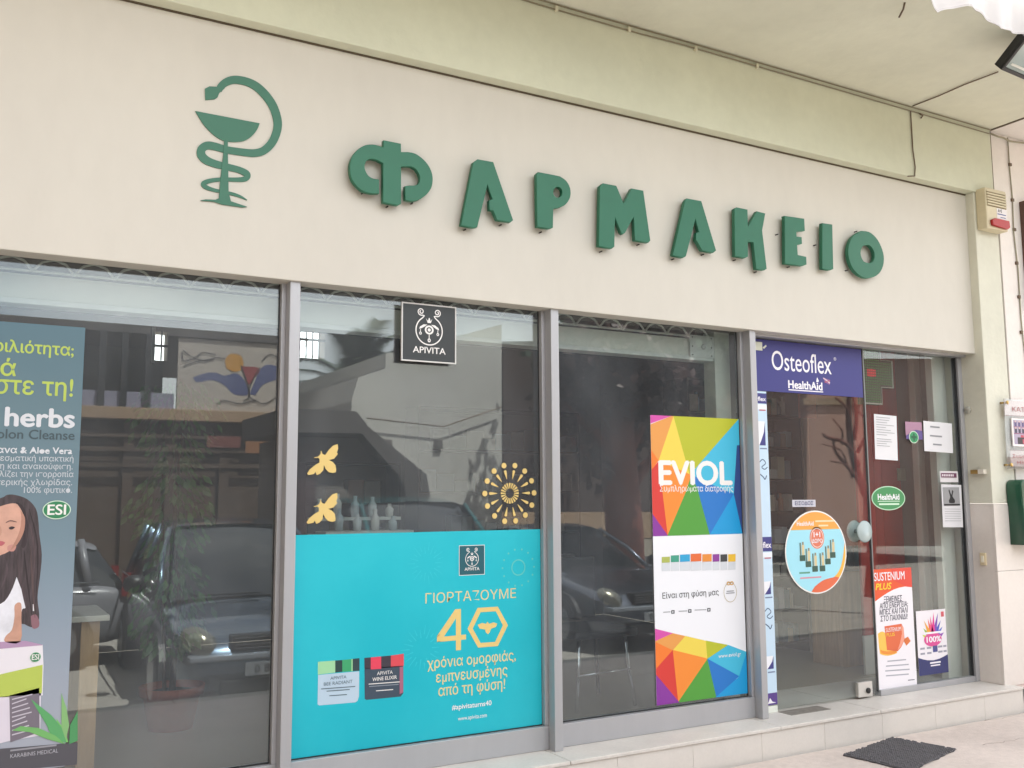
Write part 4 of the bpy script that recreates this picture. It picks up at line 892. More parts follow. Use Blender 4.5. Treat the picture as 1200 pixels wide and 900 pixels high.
for (ang, ln, c_) in ((158, .40, '#c9d24a'), (140, .42, '#9ab84a'), (125, .50, '#e6a63a'), (108, .46, '#e8675a'), (96, .48, '#e04a8a'), (82, .56, '#e23c94'), (66, .58, '#7c4fb0'), (50, .50, '#4a5cc0'), (35, .46, '#5a78c8'), (20, .44, '#8a4cae')):
    a = R(ang); cxx, czz = .52, .50
    tip = cq(cxx+ln*.95*math.cos(a), max(.04, czz-ln*.85*math.sin(a))); p1 = cq(cxx+.09*math.sin(a), czz+.09*math.cos(a)); p2 = cq(cxx-.09*math.sin(a), czz-.09*math.cos(a))
    shape('printed_burst', [[p1, tip, p2]], DY-E1-.00002*(ang % 7+1), pm(c_), cp)
shape('printed_burst', [ell(*cq(.52, .46), CW*.30, CH*.11, 24)], DY-E2+.0001, pm('#d84f96'), cp)
wtext(cp, '100%', *cq(.30, .50), CH*.085, DY-E3, ow, cq(.80, 0)[0], .03)
strips('print_line', [(*[cq(a, 0)[0] for a in (.22, .86)], *[cq(0, v)[1] for v in (.37, .34)])], DY-E3, ow, cp)
navy = pm('#30366a')
shape('printed_foot', [[cq(0, 1), cq(1, 1), cq(1, .72)]+[cq(f, .72+.065*math.sin(f*math.pi)) for f in (.85, .7, .5, .3, .15)]+[cq(0, .72)]], DY-E1, navy, cp)
strips('print_line', [(cq(.38, 0)[0], cq(.74, 0)[0], cq(0, .835)[1], cq(0, .81)[1]), (cq(.40, 0)[0], cq(.72, 0)[0], cq(0, .875)[1], cq(0, .855)[1])], DY-E2, ow, cp)
for v in (.60, .68):
    for u in (.08, .30, .68, .86): strips('printed_caption', [(cq(u, 0)[0], cq(min(u+.15, .97), 0)[0], cq(0, v)[1], cq(0, v-.03)[1])], DY-E1, pm('#9a9cab'), cp)
quad('printed_badge', cq(.50, 0)[0], cq(.66, 0)[0], cq(0, .66)[1], cq(0, .56)[1], DY-E2, pm('#4a4f8c'), cp); quad('printed_badge', cq(.84, 0)[0], cq(.94, 0)[0], cq(0, .12)[1], cq(0, .04)[1], DY-E2, pm('#d2606a'), cp)

# --- papers and small stickers on the side glass
def sheet(name, label, cat, tl, br, m=None, Y=DY, lines=(), lc='#9b9da2', tilt=0.):
    x0, z1 = PT(*tl, Y); x1 = XAT(br[0], z1, Y); z0 = PT(tl[0], br[1], Y)[1]
    t = thing(name, label, cat, ((x0+x1)/2, Y, z0))
    d = tilt*(x1-x0); e = tilt*(z1-z0)
    vs = []
    for j in range(5):
        for i in range(5):
            u, v = i/4, j/4; vs.append((x0+(x1-x0)*u+e*v*-1, Y-.0007-.0015*math.sin(u*3.1)*math.sin(v*2.5+1)*((i+j) % 2), z0+(z1-z0)*v+d*u))
    mesh('sheet', vs, [(j*5+i, j*5+i+1, (j+1)*5+i+1, (j+1)*5+i) for j in range(4) for i in range(4)], m or pm('#dfe0e4'), t, True)
    b = MB()
    for (a, b0, u0, u1) in lines:
        zz = z1-(z1-z0)*a; h = (z1-z0)*b0
        off = -e*(1-a); k = len(b.v); b.v += [(x0+(x1-x0)*u0+off, Y-.0035, zz+d*u0), (x0+(x1-x0)*u1+off, Y-.0035, zz+d*u1), (x0+(x1-x0)*u1+off, Y-.0035, zz+h+d*u1), (x0+(x1-x0)*u0+off, Y-.0035, zz+h+d*u0)]; b.f.append((k, k+1, k+2, k+3))
    if lines: o = mesh('typed_lines', b.v, b.f, pm(lc), t); o['kind'] = 'stuff'
    return t, x0, x1, z0, z1
rl = random.Random(9)
sheet('paper_notice', 'tall white typed notice taped to the side glass under the green light cross', 'notice', (1022.9, 485), (1049.3, 538), lines=[(.07+.055*k, .012, .08, rl.uniform(.5, .92)) for k in range(8)]+[(.55+.05*k, .012, .08, rl.uniform(.5, .9)) for k in range(4)], tilt=-.03)
sheet('paper_notice', 'wide white notice with three short typed words at the right of the side glass', 'notice', (1081.2, 493), (1114.6, 528.5), lines=[(.20, .05, .22, .55), (.50, .05, .20, .62), (.78, .05, .30, .60)], tilt=-.03, lc='#8d9096')
t, x0, x1, z0, z1 = sheet('small_label', 'small white label with dark red lettering above the lowest white notice', 'label', (1101, 552), (1122.2, 565), pm('#dcdadd'))
quad('printed_band', x0+.01, x1-.02, z0+(z1-z0)*.42, z0+(z1-z0)*.82, DY-.004, pm('#6b3c58'), t); strips('print_line', [(x0+.02+.02*k, x0+.033+.02*k, z0+(z1-z0)*.52, z0+(z1-z0)*.72) for k in range(7)], DY-.0047, pm('#e6e0e6'), t)
t, x0, x1, z0, z1 = sheet('paper_notice', 'narrow white notice with a grey picture of a figure, lowest on the side glass', 'notice', (1102.2, 567.5), (1125.6, 618), lines=[(.58+.055*k, .012, .1, .9) for k in range(6)], lc='#b0b2b6', tilt=-.02)
quad('printed_picture', x0+.02, x1-.025, z0+(z1-z0)*.52, z0+(z1-z0)*.93, DY-.004, pm('#9b9da0'), t); quad('printed_picture', x0+.02, x1-.025, z0+(z1-z0)*.50, z0+(z1-z0)*.54, DY-.0047, pm('#2f3133'), t)
xm, zm = (x0+x1)/2-.004, z0+(z1-z0)*.56
shape('printed_figure', [smooth_line([(xm-.03, zm), (xm+.03, zm), (xm+.035, zm+.025), (xm+.01, zm+.05), (xm+.025, zm+.085), (xm+.01, zm+.095), (xm, zm+.06), (xm-.02, zm+.10), (xm-.03, zm+.09), (xm-.015, zm+.045), (xm-.035, zm+.02)], 2)], DY-.0047, pm('#2d2f31'), t)
hx, hz = PT(1041.3, 583.8, DY); hr = abs(PT(1041.3, 569.6, DY)[1]-hz)
hs = thing('oval_sticker', 'green oval sticker with white lettering on the side glass', 'sticker', (hx, DY, hz-hr))
shape('sheet', [ell(hx, hz, hr*2.05, hr, 44)], DY, pm('#bfe0c4'), hs, .0015); shape('printed_oval', [ell(hx, hz, hr*1.95, hr*.92, 44)], DY-E1, pm('#3f8e56'), hs)
wtext(hs, 'HealthAid', hx-hr*1.32, hz-hr*.12, hr*.46, DY-E2, ow, hx+hr*1.32, .03); strips('print_line', [(hx-hr*1.35, hx+hr*1.35, hz-hr*.28, hz-hr*.22), (hx-hr*1.2, hx+hr*1.25, hz-hr*.56, hz-hr*.42)], DY-E2, pm('#cfe8d2'), hs)
t, x0, x1, z0, z1 = sheet('flyer', 'lilac flyer behind the small green cross sticker', 'flyer', (1060.5, 494), (1079.8, 514.5), pm('#a9819a'))
shape('printed_wave', [[(x0, z0), (x1, z0), (x1, z0+(z1-z0)*.5), (x0+(x1-x0)*.6, z0+(z1-z0)*.55), (x0, z0+(z1-z0)*.2)]], DY-.004, pm('#5d4d8c'), t)
gx_, gz_ = PT(1070.7, 512.3, DY-.005); gr_ = abs(PT(1070.7, 505.2, DY)[1]-gz_)
gs = thing('cross_sticker', 'small round green cross sticker in front of the lilac flyer', 'sticker', (gx_, DY-.005, gz_-gr_))
shape('sheet', [ell(gx_, gz_, gr_*1.15, gr_, 30)], DY-.0065, pm('#d5e8d8'), gs, .001); shape('printed_disc', [ell(gx_, gz_, gr_*1.02, gr_*.88, 30)], DY-.0072, pm('#2f9460'), gs)
k = gr_; shape('printed_cross', [[(gx_+a*k, gz_+b_*k) for a, b_ in ((-.2, -.6), (.2, -.6), (.2, -.2), (.65, -.2), (.65, .2), (.2, .2), (.2, .6), (-.2, .6), (-.2, .2), (-.65, .2), (-.65, -.2), (-.2, -.2))]], DY-.0079, pm('#12583c'), gs)

# --- herbal poster inside the first window (hangs behind the pane)
HY = PY
M['blue_print'] = mat('blue_grey_print', (.54, .62, .67), .22)
_n = M['blue_print'].node_tree; _g = _n.nodes.new('ShaderNodeNewGeometry'); _sx = _n.nodes.new('ShaderNodeSeparateXYZ'); _mr = _n.nodes.new('ShaderNodeMapRange'); _cr = _n.nodes.new('ShaderNodeValToRGB')
_mr.inputs[1].default_value = .42; _mr.inputs[2].default_value = 2.33; _n.links.new(_g.outputs['Position'], _sx.inputs[0]); _n.links.new(_sx.outputs[2], _mr.inputs[0]); _n.links.new(_mr.outputs[0], _cr.inputs[0])
for _p, _c in ((0, (.66, .68, .73)), (.25, (.58, .63, .69)), (.5, (.47, .56, .61)), (.8, (.41, .51, .55)), (1, (.33, .45, .50))):
    _e = _cr.color_ramp.elements[0] if _p == 0 else _cr.color_ramp.elements[-1] if _p == 1 else _cr.color_ramp.elements.new(_p); _e.color = (*lin(_c), 1)
_n.links.new(_cr.outputs[0], _n.nodes['Principled BSDF'].inputs['Base Color'])
hx1 = PT(99.8, 388, HY)[0]; hz1 = PT(99.8, 384, HY)[1]; hz0 = PT(91, 896, HY)[1]
hp = poster('poster', 'blue grey poster of a dark haired woman and aloe on the first window', 'poster', -.108, hx1, hz0, hz1, HY, M['blue_print'])
lime = pm('#b4c85a')
def hx_(s, py, top, xr, c_, ref='x', bold=.0, asp=1.): text(hp, s, 0, py, top, xr, HY-E1, c_, ref, bold, align='right', asp=asp)
hx_('κοιλιότητα;', 417.0, 408.5, 86.3, lime, bold=.018, asp=.92)
hx_('Απλά', 440.5, 428.5, 18.5, lime, bold=.018)
hx_('δοκιμάστε τη!', 464.5, 451.5, 85.3, lime, bold=.012, asp=.9)
hx_('herbs', 501, 487.3, 87.5, pm('#d4d8de'), bold=.03, asp=1.08)
hx_('Colon Cleanse', 515.5, 508.6, 87.3, pm('#3f5158'), bold=.016)
hx_('Βότανα & Aloe Vera', 532, 527.3, 84.5, pm('#d4d8de'), bold=.02, asp=1.04)
hx_('αποτελεσματική υπακτική', 541, 536.8, 86, pm('#c2c9d0'), bold=.004, asp=.95)
hx_('δράση και ανακούφιση.', 550, 545.8, 85, pm('#c2c9d0'), bold=.004, asp=.95)
hx_('Εξασφαλίζει την ισορροπία', 559, 554.8, 86, pm('#c2c9d0'), bold=.004, asp=.9)
hx_('της εντερικής χλωρίδας.', 568.5, 564.2, 84.5, pm('#c2c9d0'), bold=.004, asp=.95)
hx_('100% φυτικό.', 577.5, 573.2, 84.3, pm('#c2c9d0'), bold=.004, asp=.95)
zw = (0, 500, 7.5); zw2 = (0, 620, 6.43); zw3 = (0, 760, 6.43)
def hs_(nm, z, pts, c_, lay=E1, sm=3, holes=()):
    P_ = [PT(a, b_, HY-lay) for a, b_ in zoom(*z, smooth_line(list(pts)+[pts[0]], sm)[:-1] if sm else pts)]
    mm = (mat('printed_hair_tone_'+c_[1:], c_, .5, var=.5, vscale=34, stretch=(3, 1, .3)) if 'hair' in nm or 'strand' in nm else mat('printed_skin_'+c_[1:], c_, .5, var=.16, vscale=14) if nm in ('printed_face', 'printed_arm', 'printed_shade', 'printed_dress') else pm(c_))
    return shape(nm, [[(max(x, -.1075), max(z_, hz0+.001)) for x, z_ in P_]], HY-lay, mm, hp)
hs_('printed_hair', (0, 0, 1), [(-40, 594), (0, 584), (8, 580), (18, 580), (32, 585), (42, 596), (45, 610), (46, 625), (49, 650), (47, 675), (44, 700), (46, 720), (44, 732), (36, 735), (20, 730), (-40, 730)], '#4d4347')
hs_('printed_face', (0, 0, 1), [(-14, 596), (-2, 594), (8, 591), (18, 590), (26, 596), (29, 606), (29, 618), (26, 628), (20, 638), (12, 645), (2, 650), (-14, 652)], '#d8a996', E2)
hs_('printed_hair_lock', (0, 0, 1), [(18, 588), (26, 592), (31, 604), (33, 622), (30, 640), (25, 640), (28, 622), (28, 606), (24, 596)], '#3b3035', E3)
hs_('printed_ear', (0, 0, 1), [(9, 640), (14, 638), (19, 640), (16, 646), (9, 645)], '#c48f86', E3)
hs_('printed_shade', (0, 0, 1), [(24, 598), (29, 606), (29, 618), (26, 628), (20, 638), (12, 645), (18, 634), (23, 622), (25, 608)], '#b98a78', .0022)
hs_('printed_shade', (0, 0, 1), [(-14, 622), (-6, 612), (0, 616), (2, 624), (-2, 630), (-8, 630), (-14, 632)], '#c99a86', .0022)
hs_('printed_eye', (0, 0, 1), [(10, 618.5), (13.5, 616.8), (17.5, 618), (14.5, 620.3), (11.5, 620.2)], '#3a2e33', .0027)
for i_, (a_, c_) in enumerate((((30, 600, 40, 640, 38, 700), '#57484c'), ((34, 596, 44, 640, 42, 706), '#33292d'), ((20, 655, 26, 690, 34, 728), '#54464a'), ((6, 655, 8, 672, -4, 700), '#574a50'), ((36, 640, 38, 680, 41, 724), '#5d4c4c'), ((28, 645, 32, 680, 37, 720), '#332a2e'))):
    hs_('printed_strand', (0, 0, 1), stroke(smooth_line([(a_[0], a_[1], .6), (a_[2], a_[3], 2.2), (a_[4], a_[5], .5)], 4), 1), c_, E2+.00003*i_, 0)
hs_('printed_brow', (0, 0, 1), [(7, 612), (12, 609.6), (19, 611.2), (19, 612), (12, 610.8), (7, 613)], '#6a514b', .0027)
hs_('printed_mouth', (0, 0, 1), [(-4, 636), (1, 634), (6, 636), (1, 640)], '#b9606a', E3)
hs_('printed_dress', (0, 0, 1), [(19.5, 676), (24, 688), (29, 700), (30, 712), (26, 714), (24, 725), (18, 740), (8, 753), (-30, 756), (-30, 712), (0, 708), (12, 695)], '#e4e6ee', E2)
hs_('printed_arm', (0, 0, 1), [(21, 706), (25, 708), (25, 725), (24, 752), (6, 752), (7, 745), (14, 738), (17, 722), (17, 710)], '#c89a86', E3)
hs_('printed_hand', (0, 0, 1), [(36, 722), (42, 720), (46, 728), (45, 735), (38, 736)], '#8c6670', E2)
hs_('printed_earring', (0, 0, 1), [(38.5, 708), (39.8, 708), (40, 716), (38.5, 716)], '#e8e8ee', E2, 0)
# pack with the aloe
hs_('printed_pack', (0, 0, 1), [(-19, 760), (50, 755.5), (51, 780), (50, 815), (-19, 818)], '#e6e3ea', E2, 0)
hs_('printed_pack_top', (0, 0, 1), [(-19, 753), (30, 751), (51, 756), (-19, 762)], '#b293b4', E3, 0)
hs_('printed_pack_band', (0, 0, 1), [(-19, 795), (10, 788), (50, 779), (49, 812), (30, 815), (8, 816), (-19, 818)], '#b7c95c', E3, 0)
hs_('printed_pack', (0, 0, 1), [(-19, 818), (48, 812), (47, 862), (12, 868), (-19, 876)], '#dcd6e2', E2, 0)
hs_('printed_panel', (0, 0, 1), [(11, 815), (46, 806), (46.5, 858), (12, 870)], '#77707c', E3, 0)
for k in range(9):
    v = 819+k*5.2; P_ = [PT(a, b_, HY-.0024) for a, b_ in ((14, v), (38-(k*7) % 9, v-6), (38-(k*7) % 9, v-4.6), (14, v+1.4))]; shape('print_line', [P_], HY-.0024, pm('#c9c4cf'), hp)
hs_('printed_bottom_bar', (0, 0, 1), [(-19, 879), (91, 870), (90, 899), (-19, 906)], '#55545b', E2, 0)
for pts, c_ in (([(78, 870), (62, 868), (55, 850), (36, 819), (60, 838), (72, 852)], '#5da86a'), ([(76, 872), (72, 850), (72, 812), (78, 830), (81, 850)], '#86b878'), ([(81, 872), (82, 850), (91, 833), (91, 868)], '#4f9660'), ([(76, 872), (55, 866), (35, 858), (14, 856), (24, 851), (45, 853), (65, 862)], '#74b46a'), ([(70, 868), (66, 842), (76, 856), (80, 870)], '#7fc46a')):
    P_ = [PT(a, b_, HY-.0026) for a, b_ in pts]; shape('printed_aloe_leaf', [P_], HY-.0026-.00005*len(pts), pm(c_), hp)
for cx_, cy_, rx_, ry_, ts in ((66.5, 597.5, 16.5, 11, 1), (41.5, 770, 6.5, 6, 0)):
    x, z = PT(cx_, cy_, HY); ry = abs(PT(cx_, cy_-ry_, HY)[1]-z); rx = (PT(cx_+rx_, cy_, HY)[0]-x)
    shape('printed_oval', [ell(x, z, rx, ry, 36)], HY-.0028, pm('#cfe6d4'), hp); shape('printed_oval', [ell(x, z, rx*.93, ry*.90, 36)], HY-.0032, pm('#2f8256'), hp)
    wtext(hp, 'ESI', x-rx*.66, z-ry*.5, ry*1.05, HY-.0036, white, x+rx*.66, .02)
text(hp, 'KARABINIS MEDICAL', 12, 888.5, 884, 68, HY-E3-.0006, pm('#b5b5bd')); strips('print_line', [(PT(12, 880, HY)[0], PT(66, 876, HY)[0], PT(12, 880.5, HY)[1], PT(12, 878.5, HY)[1])], HY-E3-.0006, pm('#9a9aa2'), hp)

# ================================================================== INSIDE THE SHOP
# roller grille behind the glass: ivory box, rail and a row of wire loops
rg = thing('roller_grille', 'rolled up white grille with wire loops over an ivory box behind the window tops', 'roller shutter', (1.2, .25, 2.5))
GX0, GX1, GYY = -2.2, 4.245, .225
box('shutter_box', M['white_box'], rg, GX0, GX1, GYY, GYY+.16, 2.448, 2.562, .004)
box('box_lip', M['white_metal'], rg, GX0, GX1, GYY-.012, GYY+.10, 2.422, 2.4475, .004)
MB().tube([(GX0, GYY-.004, 2.578), (GX1, GYY-.004, 2.578)], .007, 8).build('rail', M['white_metal'], rg, True)
p = .1735; n = int((GX1-.03-GX0)/p)
arc = None
for k in range(n):
    xc = GX1-.03-p*(k+.5)
    pts = [(-p/2, -.004, 0), (-p/2+.012, -.004, .012), (-p/2+.035, -.004, .040), (-p/2+.052, -.004, .047), (0, -.004, .057), (p/2-.052, -.004, .047), (p/2-.035, -.004, .040), (p/2-.012, -.004, .012), (p/2, -.004, 0)]
    if arc is None:
        arc = MB().tube(smooth_line(pts, 2), .0062, 6).build('wire_loop', M['white_metal'], rg, True); arc.location = (xc, GYY, 2.580)
        ball = MB().lathe((0, 0, 0), [(.001, -.009), (.009, -.004), (.0095, .003), (.005, .010)], 10).build('wire_knot', M['white_metal'], rg, True); ball.location = (xc-p/2, GYY-.006, 2.578)
    else:
        for src, dx in ((arc, 0), (ball, -p/2)):
            o = src.copy(); COL.objects.link(o); o.location = (xc+dx, src.location.y, src.location.z)
box('rolled_grille', mat('dark_rolled_grille', (.20, .19, .22), .6), rg, GX0, GX1, GYY+.165, GYY+.30, 2.45, 2.72, .01)
ep = box('end_plate', M['white_metal'], rg, GX1-.20, GX1+.004, GYY-.018, GYY-.0125, 2.440, 2.585, .002)
MB().lathe((GX1-.09, GYY-.019, 2.512), [(.018, 0), (.018, .004), (.009, .005)], 16, 'y').build('axle', mat('steel_lock', (.8, .79, .77)), ep, True)
for dx in (-.18, -.02):
    for z in (2.455, 2.51, 2.57): MB().lathe((GX1+dx, GYY-.019, z), [(.005, 0), (.004, .002)], 8, 'y').build('rivet', M['pin'], ep)
cg = thing('shutter_guide', 'white upright shutter guide behind the glass right of the ivory box', 'guide rail', (4.32, .25, .2))
box('channel', M['white_box'], cg, 4.256, 4.385, GYY-.012, GYY+.10, ZF, 2.62, .004)
box('side_track', mat('brown_track', (.46, .42, .37), .5), cg, 4.3855, 4.46, GYY+.02, GYY+.10, ZF, 2.62, .003)

# right-hand side wall as seen through the door: grey reveal, column, red boards, beige board
xa, xb, xc = XAT(1100.5, 1.5, .24), XAT(1079, 1.5, .50), XAT(1094, 1.5, .50)
box('reveal_panel', M['grey_panel'], bld, xa, 6.62, .240, .30, ZF, 2.75, .004)
box('reveal_post', M['grey_panel'], bld, xb, xc, .50, .56, ZF, 2.75, .012)
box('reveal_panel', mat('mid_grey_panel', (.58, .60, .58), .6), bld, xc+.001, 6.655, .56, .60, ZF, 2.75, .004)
rb = random.Random(4)
x = XAT(1006, 1.5, .70); 
while x < 6.60:
    wd = .085+.035*rb.random(); box('wall_board', M['red_wood'], bld, x, min(x+wd-.003, 6.655), .70-.006*rb.random(), .725, .47, 3.3, .003); x += wd
box('low_board', M['grey_panel'], bld, XAT(1006, 1.5, .70), 6.655, .705, .725, ZF, .468, .003)
x = XAT(944, 1.5, 1.70)
for wd in (.20, .36, .20): box('wall_board', M['inner_beige'], bld, x, min(x+wd-.004, 6.655), 1.70, 1.72, ZF, 3.3, .003); x += wd
box('shelf_sign', mat('orange_board', (.62, .30, .17), .6), bld, XAT(938, 2.2, 1.6), XAT(964, 2.2, 1.6), 1.60, 1.62, PT(950, 490, 1.6)[1], PT(950, 462, 1.6)[1]+.1, .003)
sk = thing('wall_socket', 'small grey switch plate on the red boards inside the door', 'switch', (6.62, .75, 1.7))
xk, zk = PT(1056, 556, .69); box('plate', mat('grey_socket', (.55, .55, .45), .5), sk, xk-.045, xk+.045, .680, .6935, zk-.05, zk+.05, .003); box('button', mat('grey_socket', (.55, .55, .45), .5), sk, xk-.02, xk+.02, .674, .6798, zk-.03, zk+.03, .002)
sk = thing('wall_socket', 'dark meter box on the red boards beside the grey column inside', 'switch', (6.62, .64, 1.5))
xk, zk = PT(1078, 571, .68); box('plate', mat('dark_meter', (.28, .27, .26), .5), sk, xk-.06, xk+.05, .660, .6935, zk-.08, zk+.08, .003); box('window', mat('grey_socket', (.55, .55, .45), .5), sk, xk-.035, xk+.03, .655, .6598, zk-.05, zk+.05, .002)
# LED cross hanging inside
lx, lz = PT(1021, 437, .30); cr = thing('led_cross', 'pharmacy cross of small green lights with a red centre hanging inside the door', 'light sign', (lx, .30, lz))
a_, l_ = .105, .235
cro = [(lx+x*1., lz+z) for x, z in ((-a_, -l_), (a_, -l_), (a_, -a_), (l_, -a_), (l_, a_), (a_, a_), (a_, l_), (-a_, l_), (-a_, a_), (-l_, a_), (-l_, -a_), (-a_, -a_))]
shape('case', [cro], .30, mat('cross_case', (.20, .17, .13), .5), cr, .05, .004)
shape('rim', [cro, [(lx+(x-lx)*.955, lz+(z-lz)*.955) for x, z in cro]], .296, mat('cross_rim', (.62, .62, .58), .4), cr, .0035)
b = MB(); b2 = MB()
for i in range(-11, 12):
    for j in range(-11, 12):
        x, z = i*.0195, j*.0195
        if (abs(x) < a_-.012 or abs(z) < a_-.012) and max(abs(x), abs(z)) < l_-.012:
            red = (x/.05)**2+(z/.035)**2 < 1
            (b2 if red else b).box(lx+x-.0055, lx+x+.0055, .2965, .2995, lz+z-.0055, lz+z+.0055)
o = b.build('green_lamp_array', mat('green_led', (.22, .38, .18), .4, emit='#58b838', es=.02), cr); o['kind'] = 'stuff'
o = b2.build('red_lamp_array', mat('red_led', (.85, .12, .12), .4, emit='#e02a2a', es=.10), cr); o['kind'] = 'stuff'
shape('red_disc', [ell(lx, lz, .048, .032, 24)], .2990, mat('red_led_disc', (.55, .10, .10), .5), cr)
MB().tube([(lx, .32, lz+l_), (lx, .32, 3.2)], .004, 6).build('hanging_cable', M['black'], cr, True)

# shelves with small goods
CNAME = ['white', 'off white', 'pale blue', 'beige', 'sage green', 'grey blue', 'orange brown', 'steel blue', 'cream', 'slate blue', 'lilac white', 'taupe']
ORD = ['first', 'second', 'third', 'fourth', 'fifth', 'sixth', 'seventh', 'eighth', 'ninth', 'tenth', 'eleventh', 'twelfth', 'thirteenth', 'fourteenth', 'fifteenth', 'sixteenth', 'seventeenth', 'eighteenth']
BOXC = ['#e6e4df', '#dcdad2', '#c9d8e4', '#d8cdbb', '#b9c7b4', '#a9bccb', '#cf9f86', '#8fa8b8', '#e0d9c2', '#7c8f9d', '#d6d2dc', '#b4a79a']
def shelf_unit(name, label, x0, x1, y0, y1, zt, nsh, along, glabel, where, step, seed, h=(.10, .24)):
    rs = random.Random(seed)
    t = thing(name, label, 'shelves', ((x0+x1)/2, (y0+y1)/2, ZF))
    if along == 'y':
        for y in (y0, y1-.02): box('side_panel', M['shelf'], t, x0, x1, y, y+.02, ZF, zt, .002)
        box('back_panel', M['shelf'], t, x1-.012, x1, y0+.0205, y1-.0205, ZF, zt, 0)
    else:
        for x in (x0, x1-.02): box('side_panel', M['shelf'], t, x, x+.02, y0, y1, ZF, zt, .002)
        box('back_panel', M['shelf'], t, x0+.0205, x1-.0205, y1-.012, y1, ZF, zt, 0)
    for k in range(nsh):
        z = ZF+.08+(zt-ZF-.10)*k/(nsh-1)
        if along == 'y': box('shelf_board', M['shelf'], t, x0, x1-.013, y0+.0205, y1-.0205, z, z+.02, .001)
        else: box('shelf_board', M['shelf'], t, x0+.0205, x1-.0205, y0, y1-.013, z, z+.02, .001)
        if k == nsh-1: break
        gap = (zt-ZF-.10)/(nsh-1)-.04
        pos = -1; p = (y0 if along == 'y' else x0)+.04; end = (y1 if along == 'y' else x1)-.04
        while p < end-.1:
            wd = rs.uniform(*step); hh = min(gap, rs.uniform(*h)); dp = rs.uniform(.08, .14)
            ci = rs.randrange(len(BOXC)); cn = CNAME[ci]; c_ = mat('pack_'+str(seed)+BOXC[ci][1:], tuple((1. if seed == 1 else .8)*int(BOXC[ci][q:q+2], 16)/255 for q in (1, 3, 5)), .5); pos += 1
            if rs.random() < .88:
                if along == 'y': vs = (x0+.02, x0+.02+dp, p, p+wd-.008)
                else: vs = (p, p+wd-.008, y0+.02, y0+.02+dp)
                if rs.random() < .35:
                    cxx, cyy, r_ = (vs[0]+vs[1])/2, (vs[2]+vs[3])/2, min(wd, .09)*.42
                    o = MB().lathe((cxx, cyy, z+.0205), [(r_, 0), (r_, hh*.68), (r_*.5, hh*.80), (r_*.5, hh)], 12).build('bottle', c_, None, True)
                    tag(o, f'{cn} bottle, {ORD[pos]} on the {ORD[k]} shelf up, {where}', 'bottle', glabel.replace('ITEM', 'bottles'))
                else:
                    o = MB().box(vs[0], vs[1], vs[2], vs[3], z+.0205, z+.0205+hh).build('carton', c_, None)
                    tag(o, f'{cn} carton, {ORD[pos]} on the {ORD[k]} shelf up, {where}', 'carton', glabel.replace('ITEM', 'cartons'))
            p += wd
    return t
shelf_unit('shelf_unit', 'dark shelf unit standing inside, seen through the left part of the glass door', 5.30, XAT(943, 1.5, 1.75), 1.75, 2.08, 2.55, 9, 'x', 'ITEM on the dark shelves behind the glass door', 'through the glass door', (.055, .10), 1, (.08, .2))
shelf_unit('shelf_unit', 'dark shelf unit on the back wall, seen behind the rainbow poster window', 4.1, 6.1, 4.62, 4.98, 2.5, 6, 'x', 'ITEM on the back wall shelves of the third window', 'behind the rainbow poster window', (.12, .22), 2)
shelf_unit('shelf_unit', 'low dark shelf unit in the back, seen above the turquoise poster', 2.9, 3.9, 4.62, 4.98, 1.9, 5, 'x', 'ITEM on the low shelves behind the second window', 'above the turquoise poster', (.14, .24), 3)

# display table with a light wood leg behind the first window
dt = thing('display_table', 'light wooden display table with a pale top beside the blue grey poster', 'table', (.1, .5, ZF))
box('table_top', M['pale_top'], dt, -.9, .625, .30, .80, .985, 1.012, .004)
box('leg_panel', M['wood'], dt, .508, .588, .33, .78, ZF, .9845, .003); box('leg_panel', M['wood'], dt, -.85, -.77, .33, .78, ZF, .9845, .003)
# counter in the depth of the shop
ct = thing('counter', 'tan wooden counter end standing deep inside the shop behind the door', 'counter', (6.3, 1.1, ZF))
cxa, cxb = XAT(984, .6, 1.02), XAT(1040, .6, 1.02)
box('front_panel', M['wood'], ct, cxa+.02, 6.60, 1.02, 1.06, ZF, .93, .003); box('side_panel', M['wood'], ct, cxa+.02, cxa+.045, 1.061, 1.34, ZF, .93, .003); box('counter_top', M['pale_top'], ct, cxa, 6.62, 1.0, 1.36, .9305, .96, .004)
shown = random.Random(8)
for k in range(5):
    x = cxa+.07+.085*k; c_ = mat('goods_'+str(k % 3), ('#7fa6ba', '#c9b53a', '#5d7a86')[k % 3], .35)
    o = MB().lathe((x, 1.10, .9605), [(.030, 0), (.034, .09), (.018, .13), (.018, .17)], 14).build('bottle', c_, None, True); tag(o, f'{("pale blue", "yellow", "slate blue")[k % 3]} bottle, {ORD[k]} from the glass side on the counter inside the door', 'bottle', 'bottles on the counter inside the door')

# chair behind the third window
ch = thing('chair', 'dark chair with thin chrome legs behind the third window', 'chair', (3.75, .95, ZF))
cxr, cyr = 3.72, .95
for dx, dy, m_ in ((-.24, -.22, 'chrome'), (.22, -.22, 'chrome'), (.24, .24, 'black'), (-.22, .24, 'black')):
    MB().tube([(cxr+dx, cyr+dy, ZF), (cxr+dx*.86, cyr+dy*.86, .42), (cxr+dx*.78, cyr+dy*.8, .66)], .014, 8).build('leg', M[m_], ch, True)
sb = box('seat', mat('dark_seat', (.16, .15, .16), .6, var=.2, vscale=10), ch, cxr-.25, cxr+.25, cyr-.23, cyr+.25, .625, .68, .02)
box('backrest', mat('dark_seat', (.16, .15, .16)), ch, cxr-.24, cxr+.24, cyr+.255, cyr+.30, .70, 1.12, .015)
MB().tube([(cxr-.22, cyr-.20, .40), (cxr+.20, cyr-.20, .41)], .007, 8).build('stretcher', M['chrome'], ch, True)

